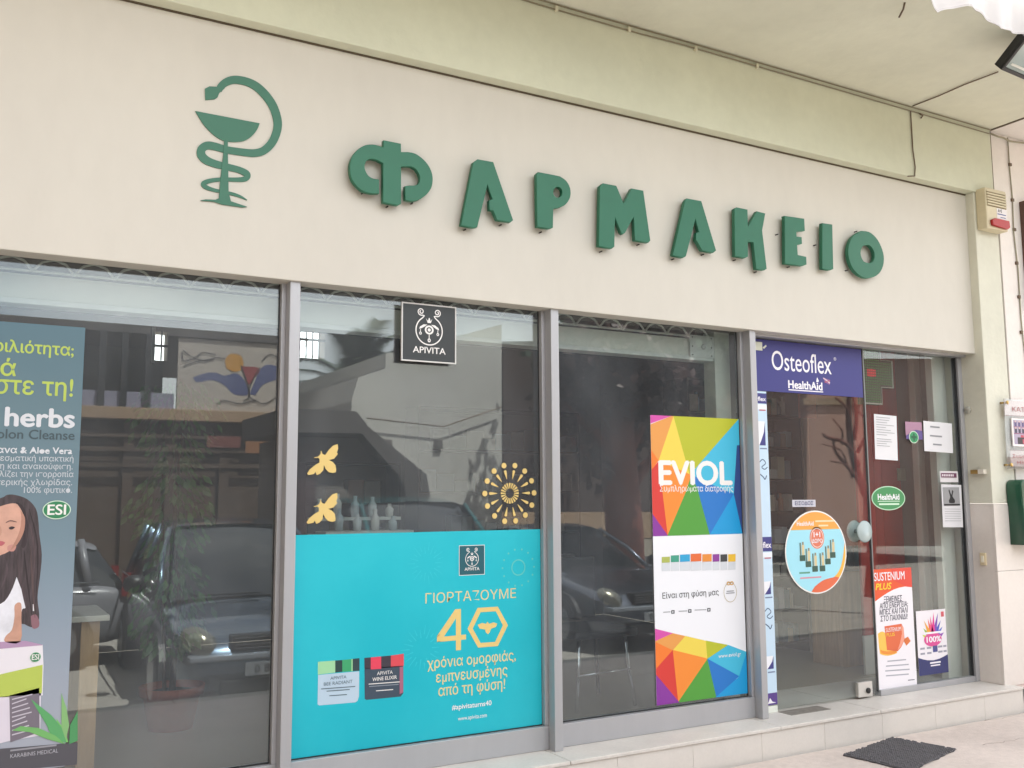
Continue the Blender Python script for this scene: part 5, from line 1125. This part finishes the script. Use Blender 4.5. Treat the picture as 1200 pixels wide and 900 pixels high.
# rack of pale bottles behind the second window
rk_ = thing('bottle_rack', 'white two step rack of pale bottles behind the lower gold bee sticker', 'rack', (2.3, 1.1, ZF))
ra, rb_ = XAT(383, 1.5, 1.05), XAT(478, 1.5, 1.05); zr = PT(430, 622, 1.05)[1]
box('shelf_board', M['white_metal'], rk_, ra-.02, rb_+.02, 1.0, 1.20, zr-.02, zr, .003); box('shelf_board', M['white_metal'], rk_, ra-.02, rb_+.02, 1.205, 1.36, zr+.06, zr+.08, .003)
for x in (ra-.02, rb_): box('upright', M['white_metal'], rk_, x, x+.02, 1.0, 1.36, ZF, zr-.0205, .002)
rq = random.Random(17)
for k in range(9):
    x = ra+.03+(rb_-ra-.06)*k/8; hq = rq.uniform(.08, .15); c_ = mat('pale_bottle_'+str(k % 3), ('#d9dedd', '#bfc9cb', '#e6e2da')[k % 3], .25)
    o = MB().lathe((x, 1.08 if k % 2 else 1.28, (zr+.0005) if k % 2 else zr+.0805), [(.024, 0), (.028, hq*.6), (.012, hq*.78), (.013, hq)], 14).build('bottle', c_, None, True)
    tag(o, f'pale bottle, {ORD[k]} from the left on the rack behind the lower gold bee', 'bottle', 'pale bottles on the rack behind the second window')

# potted fig behind the first window
fx0, fy0 = PZ(200, 853, ZF); rimz = PT(203, 803, fy0)[1]
pot = thing('potted_plant', 'leafy potted fig tree in a terracotta pot behind the first window', 'potted plant', (fx0, fy0, ZF))
hh = rimz-ZF
MB().lathe((fx0, fy0, ZF), [(.001, 0), (.125, 0), (.165, hh*.78), (.185, hh*.80), (.192, hh), (.175, hh), (.165, hh*.86)], 32).build('pot', M['terracotta'], pot, True)
MB().lathe((fx0, fy0, ZF+hh*.84), [(.163, 0), (.12, .008), (.001, .010)], 20).build('soil', M['soil'], pot, True)
MB().tube([(fx0, fy0, ZF+hh*.8), (fx0+.02, fy0, .9), (fx0-.02, fy0+.02, 1.5), (fx0+.02, fy0, 2.1)], [.02, .017, .013, .007], 8).build('trunk', M['bark'], pot, True)
rp = random.Random(11); b = MB()
MB().tube([(fx0-.04, fy0+.02, ZF+hh*.8), (fx0-.07, fy0+.03, 1.0), (fx0-.10, fy0, 1.7)], [.013, .011, .006], 8).build('trunk', M['bark'], pot, True)
for k in range(800):
    t_ = rp.random(); z = .62+1.65*t_; r_ = (.10+.17*abs(math.sin(t_*9)))*math.sqrt(rp.random()); a = rp.random()*6.283
    c_ = Vector((fx0-.03+r_*math.cos(a), fy0+r_*math.sin(a), z)); d = Vector((math.cos(a)*.5, math.sin(a)*.5, -.9+rp.uniform(-.4, .6))).normalized()
    s_ = d.cross(Vector((rp.uniform(-1, 1), rp.uniform(-1, 1), .2))).normalized(); L_ = rp.uniform(.05, .095); w2 = L_*.24
    i = len(b.v); b.v += [tuple(c_), tuple(c_+d*L_*.45+s_*w2), tuple(c_+d*L_), tuple(c_+d*L_*.45-s_*w2)]; b.f.append((i, i+1, i+2, i+3))
o = mesh('foliage', b.v, b.f, M['leaf'], pot); o['kind'] = 'stuff'

# ================================================================== THE STREET (behind the camera; the panes mirror it)
def V(px, py, d):      # a point seen mirrored in the panes at distance d -> its true place in the street
    r_ = ray(px, py); k = d/r_[1]; return (CAM[0]+r_[0]*k, 4.8-d, CAM[2]+r_[2]*k)
ROADZ = -.27
PAINT = {'navy': mat('navy_car_paint', (.30, .36, .42), .22, .8, coat=.8), 'teal': mat('teal_car_paint', (.08, .42, .43), .25, .6, coat=.8), 'grey': mat('dark_grey_car_paint', (.36, .38, .42), .25, .8, coat=.8), 'white': mat('white_car_paint', (.46, .46, .48), .35, coat=.3)}
carglass = mat('car_glass', (.07, .09, .10), .05, spec=.9); tyre = mat('tyre', (.06, .06, .06), .8); rimm = mat('wheel_rim', (.6, .61, .62), .3, .8); lampm = mat('headlamp_glass', (.50, .49, .43), .14, coat=1., metal=.75); redl = mat('tail_lamp', (.5, .05, .05), .2, coat=.5)
def car(label, paint, x, y, rot, kind='mpv', name='parked_car'):
    """nose along -x of its own frame before rotation; length axis u, width v"""
    t = thing(name, label, 'car', (x, y, ROADZ))
    S = 1.0; L_ = 4.1
    H = {'mpv': 1.60, 'hatch': 1.44, 'van': 1.82}[kind]; belt = {'mpv': .98, 'hatch': .90, 'van': 1.08}[kind]
    st = [(0, .50, .52, .34), (.05, .60, .66, .24), (.16, .68, .74, .20), (.42, .77, .81, .20), (.8, .83, .845, .20), (1.15, .92, .85, .20), (1.7, belt, .86, .20), (2.6, belt+.01, .86, .20), (3.5, belt+.02, .85, .20), (3.92, belt+.01, .80, .24), (4.06, belt-.10, .74, .30), (4.1, .55, .68, .36)]
    cs, sn = math.cos(rot), math.sin(rot)
    def W(u, v, z): u -= 0; return (x+u*cs-v*sn, y+u*sn+v*cs, ROADZ+z)
    vs, fs = [], []; prof = [(0, 0, 0), (.80, 0, 0), (.95, .06, 0), (1, .35, 0), (1, .62, 0), (.97, .86, 0), (.86, .985, 0), (0, 1.03, 0)]
    full = [(-a, b_) for a, b_, _ in prof[::-1][:-1]]+[(a, b_) for a, b_, _ in prof[1:]]
    full = [(0, 1.03)]+[(a, b_) for a, b_, _ in prof[::-1][1:-1]]+[(0, 0)]+[(-a, b_) for a, b_, _ in prof[1:-1]]
    for u, zt, hw, zb in st:
        for a, f in full: vs.append(W(u, a*hw, zb+(zt-zb)*f))
    n = len(full)
    for i in range(len(st)-1):
        for k in range(n): fs.append((i*n+k, i*n+(k+1) % n, (i+1)*n+(k+1) % n, (i+1)*n+k))
    fs.append(tuple(range(n))); fs.append(tuple((len(st)-1)*n+k for k in range(n))[::-1])
    o = mesh('body', vs, fs, PAINT[paint], t, True); sb = o.modifiers.new('s', 'SUBSURF'); sb.levels = sb.render_levels = 2
    gh = {'van': [(1.05, .95, .76, .78), (1.80, H-.07, .66, .82), (2.3, H-.012, .67, .82), (3.4, H-.02, .66, .80), (3.80, H-.09, .64, .78), (4.0, belt-.05, .70, .76)], 'mpv': [(1.05, .90, .74, .76), (1.85, H-.06, .60, .80), (2.3, H-.012, .61, .80), (3.3, H-.02, .60, .79), (3.72, H-.09, .57, .76), (4.0, belt-.05, .66, .74)], 'hatch': [(1.2, .86, .72, .76), (2.05, H-.05, .55, .79), (2.5, H-.01, .56, .79), (3.2, H-.05, .55, .78), (3.7, H-.16, .50, .72), (4.0, belt-.04, .62, .72)]}[kind]
    vs, fs = [], []
    for u, zt, ht, hb in gh:
        zb = belt-.08
        for v, z in ((-hb, zb), (-(hb+ht)/2-.015, (zb+zt)/2), (-ht, zt-.03), (-ht*.85, zt), (0, zt+.018), (ht*.85, zt), (ht, zt-.03), ((hb+ht)/2+.015, (zb+zt)/2), (hb, zb)): vs.append(W(u, v, z))
    n = 9
    for i in range(len(gh)-1):
        for k in range(n-1): fs.append((i*n+k, i*n+k+1, (i+1)*n+k+1, (i+1)*n+k))
    mesh('glazing', vs, fs, carglass, t, True)
    # painted roof skin and pillars
    vs2, fs2 = [], []
    rs_ = gh[1:5]
    for u, zt, ht, hb in rs_:
        for v, z in ((-ht*1.02, zt-.03), (-ht*.86, zt+.008), (0, zt+.028), (ht*.86, zt+.008), (ht*1.02, zt-.03)): vs2.append(W(u, v, z))
    for i in range(3):
        for k in range(4): fs2.append((i*5+k, i*5+k+1, (i+1)*5+k+1, (i+1)*5+k))
    mesh('roof', vs2, fs2, PAINT[paint], t, True)
    for sgn in (-1, 1):
        def side(i, f):
            u, zt, ht, hb = gh[i]; return u, sgn*(hb+(ht-hb)*f+.012), (belt-.08)+(zt-.02-(belt-.08))*f
        a_ = gh[0]; b_ = gh[1]
        MB().tube([W(a_[0]-.02, sgn*.80, belt-.06), W((a_[0]+b_[0])/2, sgn*.735, (belt+b_[1])/2-.01), W(b_[0], sgn*(b_[2]+.02), b_[1]-.02)], .030, 8).build('windscreen_pillar', PAINT[paint], t, True)
        MB().tube([W(2.42, sgn*.80, belt), W(2.45, sgn*.62, H-.04)], .028, 6).build('door_pillar', PAINT[paint], t, True)
        MB().tube([W(3.60, sgn*.80, belt), W(3.52, sgn*.61, H-.07)], .045, 6).build('rear_pillar', PAINT[paint], t, True)
        MB().tube([W(1.2, sgn*.855, belt-.005), W(2.4, sgn*.868, belt+.015), W(3.7, sgn*.85, belt+.02)], .010, 6).build('window_trim', mat('dull_chrome', (.6, .61, .62), .3, .8), t, True)
        # headlamp and mirror, tail lamp
        hl = []
        for k in range(13):
            an = 2*math.pi*k/12; cu, cz = math.cos(an), math.sin(an)
            hl.append((.13+.0, sgn*(.60+.155*cu*(1 if cu*1 < 0 else 1)), .66+.105*cz+.06*cu))
        b = MB()
        rings = [(1.0, 0), (.85, -.035), (.5, -.055), (.05, -.06)]
        for f, du in rings:
            for k in range(16):
                an = 2*math.pi*k/16; cu, cz = math.cos(an), math.sin(an)
                v = .595+.150*f*cu; b.v.append(W(.115+.30*max(0, v-.55)**1.1*1.6+du+.06*cz*f, sgn*v, .640+.115*f*cz+.045*f*cu))
        for i in range(3):
            for k in range(16): b.f.append((i*16+k, i*16+(k+1) % 16, (i+1)*16+(k+1) % 16, (i+1)*16+k))
        b.f.append(tuple(48+k for k in range(16))); b.build('headlight', lampm, t, True)
        MB().lathe(W(.13, sgn*.60, .63), [(.045, -.03), (.05, .03), (.02, .04)], 12).build('lamp_bulb', M['chrome'], t, True)
        box_ = MB(); c3 = W(1.32, sgn*.98, belt+.06); box_.lathe(c3, [(.02, -.085), (.085, -.06), (.11, 0), (.09, .06), (.03, .085)], 14).build('mirror', M['black'] if paint != 'white' else PAINT['white'], t, True)
        b = MB()
        for uu in (4.0, 4.09):
            for vv in (.60, .80):
                for zz in (.75, 1.0): b.v.append(W(uu-(.06 if vv > .7 else 0), sgn*vv, zz))
        b.f = [(0, 1, 3, 2), (4, 6, 7, 5), (0, 4, 5, 1), (2, 3, 7, 6), (0, 2, 6, 4), (1, 5, 7, 3)]; b.build('tail_light', redl, t)
        for uw in (.78, 3.30):
            c4 = (uw, sgn*.80)
            def wheel(r0, v0, v1, nm, mm, par):
                b = MB(); n = 28
                for v in (v0, v1):
                    for k in range(n):
                        an = 2*math.pi*k/n; b.v.append(W(c4[0]+r0*math.cos(an), sgn*v, .30+r0*math.sin(an)))
                for k in range(n): b.f.append((k, (k+1) % n, n+(k+1) % n, n+k))
                b.f.append(tuple(range(n))); b.f.append(tuple(n+k for k in range(n))[::-1]); return b.build(nm, mm, par, bevel=0)
            wh = wheel(.37, .70, .866, 'wheel_arch', M['black'], t); wheel(.30, .70, .885, 'tyre', tyre, wh); wheel(.20, .70, .892, 'rim', rimm, wh)
    # front: grille, bumper, plate
    def fbox(nm, u0, u1, v0, v1, z0, z1, mm, bv=.01):
        b = MB(); b.v = [W(u, v, z) for u in (u0, u1) for v in (v0, v1) for z in (z0, z1)]; b.f = [(0, 1, 3, 2), (4, 6, 7, 5), (0, 4, 5, 1), (2, 3, 7, 6), (0, 2, 6, 4), (1, 5, 7, 3)]; return b.build(nm, mm, t, bevel=bv)
    gr = fbox('grille', .015, .16, -.36, .36, .57, .69, M['black'], .015)
    for k in range(4): fbox('grille_bar', .004, .02, -.34, .34, .585+.027*k, .591+.027*k, M['chrome'], .001)
    fbox('badge', -.004, .02, -.05, .05, .60, .67, M['chrome'], .01)
    fbox('bumper', -.045, .14, -.66, .66, .36, .52, PAINT[paint], .04); fbox('bumper_strip', -.05, .1, -.70, .70, .50, .545, mat('bumper_sheen', (.55, .57, .60), .25, .3), .012)
    fbox('air_intake', -.03, .1, -.45, .45, .22, .34, M['black'], .02)
    fbox('number_plate', -.056, -.046, -.26, .26, .37, .475, pm('#7d8084'), .002)
    for chx, v_ in zip('ΙΟ80', (.16, .08, -.06, -.14)):
        me = _textmesh(chx, .02); k_ = .062/refh('H')
        for vv in me.vertices: vv.co = Vector(W(-.058-vv.co.z, v_-vv.co.x*k_, .392+vv.co.y*k_))
        me.materials.append(pm('#24262a')); me.name = 'plate_character'; link(bpy.data.objects.new('plate_character', me), t)
    fbox('wiper', 1.02, 1.05, -.55, .10, .93, .945, M['black'], 0)
    fbox('number_plate', 4.10, 4.108, -.26, .26, .60, .71, pm('#dedfe0'), .002)
    fbox('bumper', 4.0, 4.15, -.70, .70, .32, .52, PAINT[paint], .04)
    return t
NOSE = R(-90)      # nose towards the shop: u axis points away from it (-y)
car('dark navy compact van parked nose to the shop, mirrored in the first window', 'navy', 2.36, -3.42, R(-88), 'mpv')
car('teal car parked nose to the shop, mirrored above the turquoise poster', 'teal', 4.75, -4.05, R(-92), 'van')
car('dark grey hatchback parked nose to the shop, mirrored in the third window', 'grey', 7.25, -4.5, R(-90), 'hatch')
car('white hatchback parked along the far side of the street', 'white', -2.35, -7.6, R(0), 'hatch')

def leaves(parent, name, cen, rad, n, m, size=.16, seed=1, droop=.3, squash=1.):
    r = random.Random(seed); b = MB()
    cl = [Vector((cen[0]+rad[0]*r.gauss(0, .45), cen[1]+rad[1]*r.gauss(0, .45), cen[2]+rad[2]*r.gauss(0, .42))) for _ in range(max(6, n//90))]
    for k in range(n):
        c_ = r.choice(cl)+Vector((r.gauss(0, 1)*rad[0]*.17, r.gauss(0, 1)*rad[1]*.17, r.gauss(0, 1)*rad[2]*.15))
        d = Vector((r.uniform(-1, 1), r.uniform(-1, 1), r.uniform(-1, .5)-droop)).normalized(); s_ = d.cross(Vector((r.uniform(-1, 1), r.uniform(-1, 1), r.uniform(-1, 1)))).normalized()
        L_ = size*r.uniform(.6, 1.3); w2 = L_*.3; i = len(b.v); b.v += [tuple(c_), tuple(c_+d*L_*.5+s_*w2), tuple(c_+d*L_), tuple(c_+d*L_*.5-s_*w2)]; b.f.append((i, i+1, i+2, i+3))
    o = mesh(name, b.v, b.f, m, parent); o['kind'] = 'stuff'; return o
dgreen = mat('dark_tree_leaf', (.16, .24, .12), .5, var=.4, vscale=3); rleaf = mat('reddish_leaf', (.26, .15, .12), .5, var=.3, vscale=3)
rbark = mat('red_brown_bark', (.46, .23, .17), .85, var=.3, vscale=4, stretch=(4, 4, .5))
ochre = mat('ochre_plaster', (.60, .50, .40), .9, var=.12, vscale=.8, v2=.05); concr = mat('grey_concrete_wall', (.77, .76, .73), .9, var=.14, vscale=.5, v2=.06)
dkroof = mat('dark_roof', (.32, .30, .29), .8, var=.2, vscale=1.5); brownw = mat('brown_timber', (.30, .235, .185), .7, var=.25, vscale=3, stretch=(.4, .4, 5)); pinkw = mat('pink_plaster', (.68, .53, .47), .9, var=.10, vscale=.7, v2=.05)
# cafe with the painted board
D1 = 17.0; xR = V(345, 480, D1)[0]; yF = 4.8-D1
def vz1(px, py): return V(px, py, D1)[2]
zt = vz1(205, 399); zb_ = vz1(205, 484); zc_ = vz1(205, 494)
cf = thing('cafe_building', 'low brown cafe across the street with a painted board on its upper terrace', 'building', (0, yF-3, ROADZ))
box('wall', brownw, cf, -14, xR, yF-6, yF, ROADZ, zc_, .02)
box('terrace_beam', ochre, cf, -14, xR+.1, yF-6, yF+.25, zc_+.002, zb_+.05, .01)
box('upper_wall', mat('dark_green_shutter', (.17, .20, .16), .7), cf, -14, V(205, 450, D1)[0], yF-5.5, yF-1.2, zb_+.052, zt, .01)
box('parapet', mat('lavender_panel', (.50, .49, .56), .6), cf, -14, V(205, 450, D1)[0]-.02, yF+.02, yF+.08, zb_+.051, vz1(205, 462), .005)
xb0 = V(207, 440, D1)[0]
bd = box('painted_board', mat('off_white_board', (.66, .62, .58), .8, var=.08, vscale=1), cf, xb0, xR, yF+.0, yF+.08, zb_+.051, zt+.05, .004)
box('roof_edge', dkroof, cf, -14, xR+.2, yF-5.8, yF+.12, zt+.052, zt+.20, .01)
for px in (118, 144, 172): xx = V(px, 440, D1)[0]; box('post', M['black'], cf, xx-.05, xx+.05, yF+.09, yF+.16, zb_+.051, zt+.05, 0)
def mural(pts, col, lay=0, w=None):
    P_ = [V(a, b_, D1) for a, b_ in (stroke(smooth_line(pts, 3), w) if w else smooth_line(pts, 3))]
    o = shape('painted_shape', [[(p[0], p[2]) for p in P_]], 0, pm(col), cf)
    for v in o.data.vertices: v.co.y = yF+.083+lay*.004
for k, (pts, col, lay, wd) in enumerate([
    ([(225, 443), (235, 439), (250, 437), (262, 441), (275, 438), (285, 446), (290, 460), (286, 464), (272, 462), (262, 452), (248, 446), (236, 448), (228, 448)], '#4b5178', 0, None),
    ([(291, 462), (297, 448), (303, 434), (312, 428), (325, 431), (328, 442), (318, 447), (306, 452), (298, 464)], '#4b5178', 0, None),
    ([(262, 424), (266, 417), (273, 415), (281, 418), (284, 426), (281, 434), (272, 436), (264, 432)], '#b9842f', 1, None),
    ([(281, 430), (303, 432), (296, 444), (290, 451), (286, 444)], '#8a3a3a', 2, None)]): mural(pts, col, lay, wd)
for pts in ([(212, 413), (214, 424), (226, 421), (240, 424), (250, 420), (262, 421)], [(213, 411), (226, 420), (236, 414), (252, 417)], [(214, 430), (230, 424), (250, 422)], [(252, 474), (262, 470), (280, 474), (296, 470), (308, 474), (322, 466)], [(281, 429), (289, 452), (290, 466), (284, 470)], [(303, 431), (292, 452), (291, 466), (299, 470)], [(305, 424), (314, 416), (324, 420)]):
    mural([(a, b_, 1.2) for a, b_ in pts], '#2d2a2c', 3, 1.2)
for px in (150, 200, 262, 318): xx = V(px, 520, D1)[0]; box('timber_post', brownw, cf, xx-.08, xx+.08, yF+.001, yF+.10, ROADZ, zc_, 0)
for py in (512, 528, 546): z = vz1(205, py); box('timber_rail', brownw, cf, -14, xR, yF+.101, yF+.14, z-.03, z+.04, 0)
sgn_ = box('sign_panel', mat('faded_sign_red', (.42, .22, .19), .6), cf, V(240, 520, D1)[0], V(279, 520, D1)[0], yF+.141, yF+.17, vz1(260, 525), vz1(260, 512), .003)
sgn_ = box('sign_panel', mat('faded_sign_orange', (.52, .34, .19), .6), cf, V(285, 520, D1)[0], V(322, 520, D1)[0], yF+.141, yF+.17, vz1(300, 532), vz1(300, 512), .003)
# pale gable wall
D2 = 15.0; gw = thing('pale_house', 'windowless pale grey house wall across the street, mirrored in the second window', 'building', (7, 4.8-D2-2, ROADZ))
P_ = [V(a, b_, D2) for a, b_ in ((412, 600), (588, 600), (588, 380), (470, 412), (452, 414), (452, 432), (420, 442), (412, 470))]
P_ = [(p[0], max(p[2], ROADZ)) for p in P_]; P_[0] = (P_[0][0], ROADZ); P_[1] = (P_[1][0], ROADZ)
shape('wall', [P_], 0, concr, gw, .001) if False else None
b = MB(); n = len(P_); yw = 4.8-D2
b.v = [(x, yw, z) for x, z in P_]+[(x, yw-5, z) for x, z in P_]; b.f = [tuple(range(n)), tuple(range(2*n-1, n-1, -1))]+[(k, n+k, n+(k+1) % n, (k+1) % n) for k in range(n)]
b.build('wall', concr, gw)
x, _, z = V(513, 521, D2); box('vent', dkroof, gw, x-.07, x+.07, yw+.001, yw+.06, z-.07, z+.07, .004)
MB().tube([V(430, 490, D2-.1), V(520, 500, D2-.1), V(588, 477, D2-.1)], .012, 5).build('wall_cable', M['wire_dark'], gw, True)
# kiosk with a dark sloping roof
D3 = 12.0; ks = thing('kiosk', 'kiosk with a dark sloping roof across the street, mirrored beside the gold bees', 'kiosk', (4.5, 4.8-D3-1, ROADZ))
def prism(name, pts, d, dep, m, parent):
    P_ = [V(a, b_, d) for a, b_ in pts]; n = len(P_); b = MB(); b.v = [tuple(p) for p in P_]+[(p[0], p[1]-dep, p[2]) for p in P_]
    b.f = [tuple(range(n)), tuple(range(2*n-1, n-1, -1))]+[(k, n+k, n+(k+1) % n, (k+1) % n) for k in range(n)]; return b.build(name, m, parent)
prism('roof', [(335, 478), (418, 482), (432, 500), (500, 556), (506, 590), (480, 590), (470, 560), (424, 508), (335, 506)], D3, 2.2, dkroof, ks)
prism('wall', [(335, 508), (424, 510), (468, 562), (478, 640), (335, 640)], D3-.15, .1, mat('shaded_kiosk', (.24, .225, .21), .8), ks) if False else box('wall', mat('grey_brown_kiosk', (.42, .39, .37), .8, var=.15, vscale=2), ks, V(352, 560, D3)[0], V(470, 560, D3)[0], 4.8-D3-2, 4.8-D3-.3, ROADZ, V(420, 512, D3)[2], .01)
box('door', mat('dark_red_door', (.24, .12, .10), .6), ks, V(356, 560, D3)[0], V(378, 560, D3)[0], 4.8-D3-.299, 4.8-D3-.26, ROADZ, V(420, 520, D3)[2], .005)
# palm
D4 = 21.; px_, py_, pz_ = V(415, 455, D4); pl = thing('palm_tree', 'palm tree behind the kiosk and the pale house', 'tree', (px_, py_, ROADZ))
MB().tube([(px_, py_, ROADZ), (px_+.1, py_, pz_*.5), (px_, py_, pz_)], [.30, .26, .24], 10).build('trunk', M['bark'], pl, True)
rp = random.Random(21); b = MB()
for k in range(44):
    a = rp.random()*6.283; el = rp.uniform(-.3, 1.35); L_ = rp.uniform(1.8, 2.6); pts = []
    for i in range(9):
        f = i/8; r_ = L_*f*math.cos(el)*(1); z = L_*f*math.sin(el)-.9*f*f
        pts.append(Vector((px_+r_*math.cos(a), py_+r_*math.sin(a), pz_+z)))
    for i in range(1, 9):
        d = (pts[i]-pts[i-1]).normalized(); s_ = d.cross(Vector((0, 0, 1))).normalized()
        for j in range(4):
            q0 = pts[i-1].lerp(pts[i], j/4)
            for sg in (-1, 1):
                tip = q0+(s_*sg*.9+d*.7+Vector((0, 0, -.25))).normalized()*.62*(1-.5*abs(i/8-.4)); n_ = len(b.v)
                b.v += [tuple(q0), tuple(q0+d*.05), tuple(tip)]; b.f.append((n_, n_+1, n_+2))
o = mesh('frond_mass', b.v, b.f, dgreen, pl); o['kind'] = 'stuff'
# big dark red-barked tree and its neighbours
def tree(label, px, d, hpx, trunk_r, lm, seed, crown, n, size=.2):
    x, y, _ = V(px, 560, d); zc = V(px, hpx, d)[2]; t = thing('street_tree', label, 'tree', (x, y, ROADZ)); r = random.Random(seed)
    MB().tube([(x, y, ROADZ), (x+.05, y, 1), (x-.05, y, 2.4), (x+.1, y, zc)], [trunk_r*1.2, trunk_r, trunk_r*.9, trunk_r*.4], 12).build('trunk', rbark, t, True)
    for k in range(7):
        a = r.random()*6.28; z0 = r.uniform(1.4, zc*.8); L_ = r.uniform(1, crown[0])
        MB().tube([(x, y, z0), (x+L_*.5*math.cos(a), y+L_*.5*math.sin(a), z0+L_*.5), (x+L_*math.cos(a), y+L_*math.sin(a), z0+L_*.95)], [trunk_r*.45, trunk_r*.3, trunk_r*.12], 8).build('branch', rbark, t, True)
    leaves(t, 'crown', (x, y, zc), crown, n, lm, size, seed); return t
tree('dark leaved street tree with a red brown trunk, mirrored in the third window', 728, 12.5, 420, .30, rleaf, 31, (.85, 1.3, 1.3), 7000)
tree('second dark street tree behind the grey hatchback', 800, 13.5, 400, .30, dgreen, 32, (1.5, 1.5, 1.4), 9000)
tree('tall street tree between the two dark ones, further back', 735, 16, 430, .26, rleaf, 34, (1.4, 1.6, 1.6), 7000)
prism('wall', [(590, 600), (935, 600), (935, 400), (590, 400)], 19., 4, mat('dark_brown_facade', (.25, .19, .165), .9, var=.2, vscale=1), thing('brown_house', 'dark brown house behind the street trees', 'building', (14, -14, ROADZ)))
ph_ = thing('pink_house', 'pinkish plastered house across the street, mirrored in the glass door', 'building', (20, -14, ROADZ))
prism('wall', [(948, 640), (1014, 640), (1014, 390), (948, 400)], 16.5, 5, pinkw, ph_)
prism('added_dark_wing', [(1015, 640), (1160, 640), (1160, 420), (1015, 420)], 17.5, 5, mat('dark_brown_wall', (.34, .24, .20), .9, var=.2, vscale=1), ph_)  # wing added so the side glass mirrors something dark
prism('cornice', [(944, 474), (1014, 474), (1014, 466), (944, 466)], 16.4, .1, ochre, ph_)
bt = thing('bare_tree', 'leafless red brown tree with forked branches, mirrored in the glass door', 'tree', (*V(1012, 600, 10.5)[:2], ROADZ))
for pts, rr_ in (([(1022, 700), (1019, 600), (1010, 545), (1000, 500), (993, 455)], .075), ([(1010, 545), (990, 520), (977, 512), (970, 508)], .04), ([(1004, 515), (1002, 490), (1008, 462)], .04), ([(1016, 580), (1002, 560), (988, 530), (982, 513)], .04), ([(1000, 500), (992, 480), (987, 465)], .03), ([(990, 520), (985, 505), (984, 490)], .02), ([(1002, 560), (990, 545), (980, 540)], .02), ([(1008, 530), (1016, 500), (1013, 480)], .03), ([(996, 545), (984, 528), (972, 520)], .018)):
    P_ = [V(a, b_, 10.5) for a, b_ in pts]; P_ = [(p[0], p[1]+.1*math.sin(i*2), max(p[2], ROADZ)) for i, p in enumerate(P_)]
    MB().tube(smooth_line(P_, 3), [rr_*(1-.5*i/(3*(len(P_)-1))) for i in range(3*(len(P_)-1)+1)], 8).build('trunk' if rr_ > .06 else 'branch', rbark, bt, True)
lb = thing('sky_block_building', 'tall ochre building added out of view on the left to block sky light', 'building', (-9, -8, ROADZ))
box('wall', ochre, lb, -16, -5.2, -16, -1.6, ROADZ, 9.5, .02)  # unseen block added to keep sky light off the left of the fascia
for zz in (2.9, 5.9, 8.6): box('balcony_slab', concr, lb, -5.19, -4.3, -14, -3, zz, zz+.14, .01)
for yy in (-4.2, -7.2, -10.2, -13.2):
    for zz in (.9, 3.6, 6.6): box('window', carglass, lb, -5.19, -5.15, yy-.7, yy+.7, zz, zz+1.4, .01)
# closing row of houses and greenery further off, left and right of what the panes show
gr_h = thing('far_house', 'long pale house closing the street far behind', 'building', (0, -32, ROADZ))
box('wall', ochre, gr_h, -40, 60, -36, -30, ROADZ, 3.4, .02); box('roof', mat('tile_roof', (.48, .30, .22), .85, var=.15, vscale=2), gr_h, -40.3, 60.3, -36.3, -29.7, 3.402, 3.7, .02)

if _tc[1]: bpy.data.objects.remove(_tc[1])
_tc[0] = _tc[1] = None
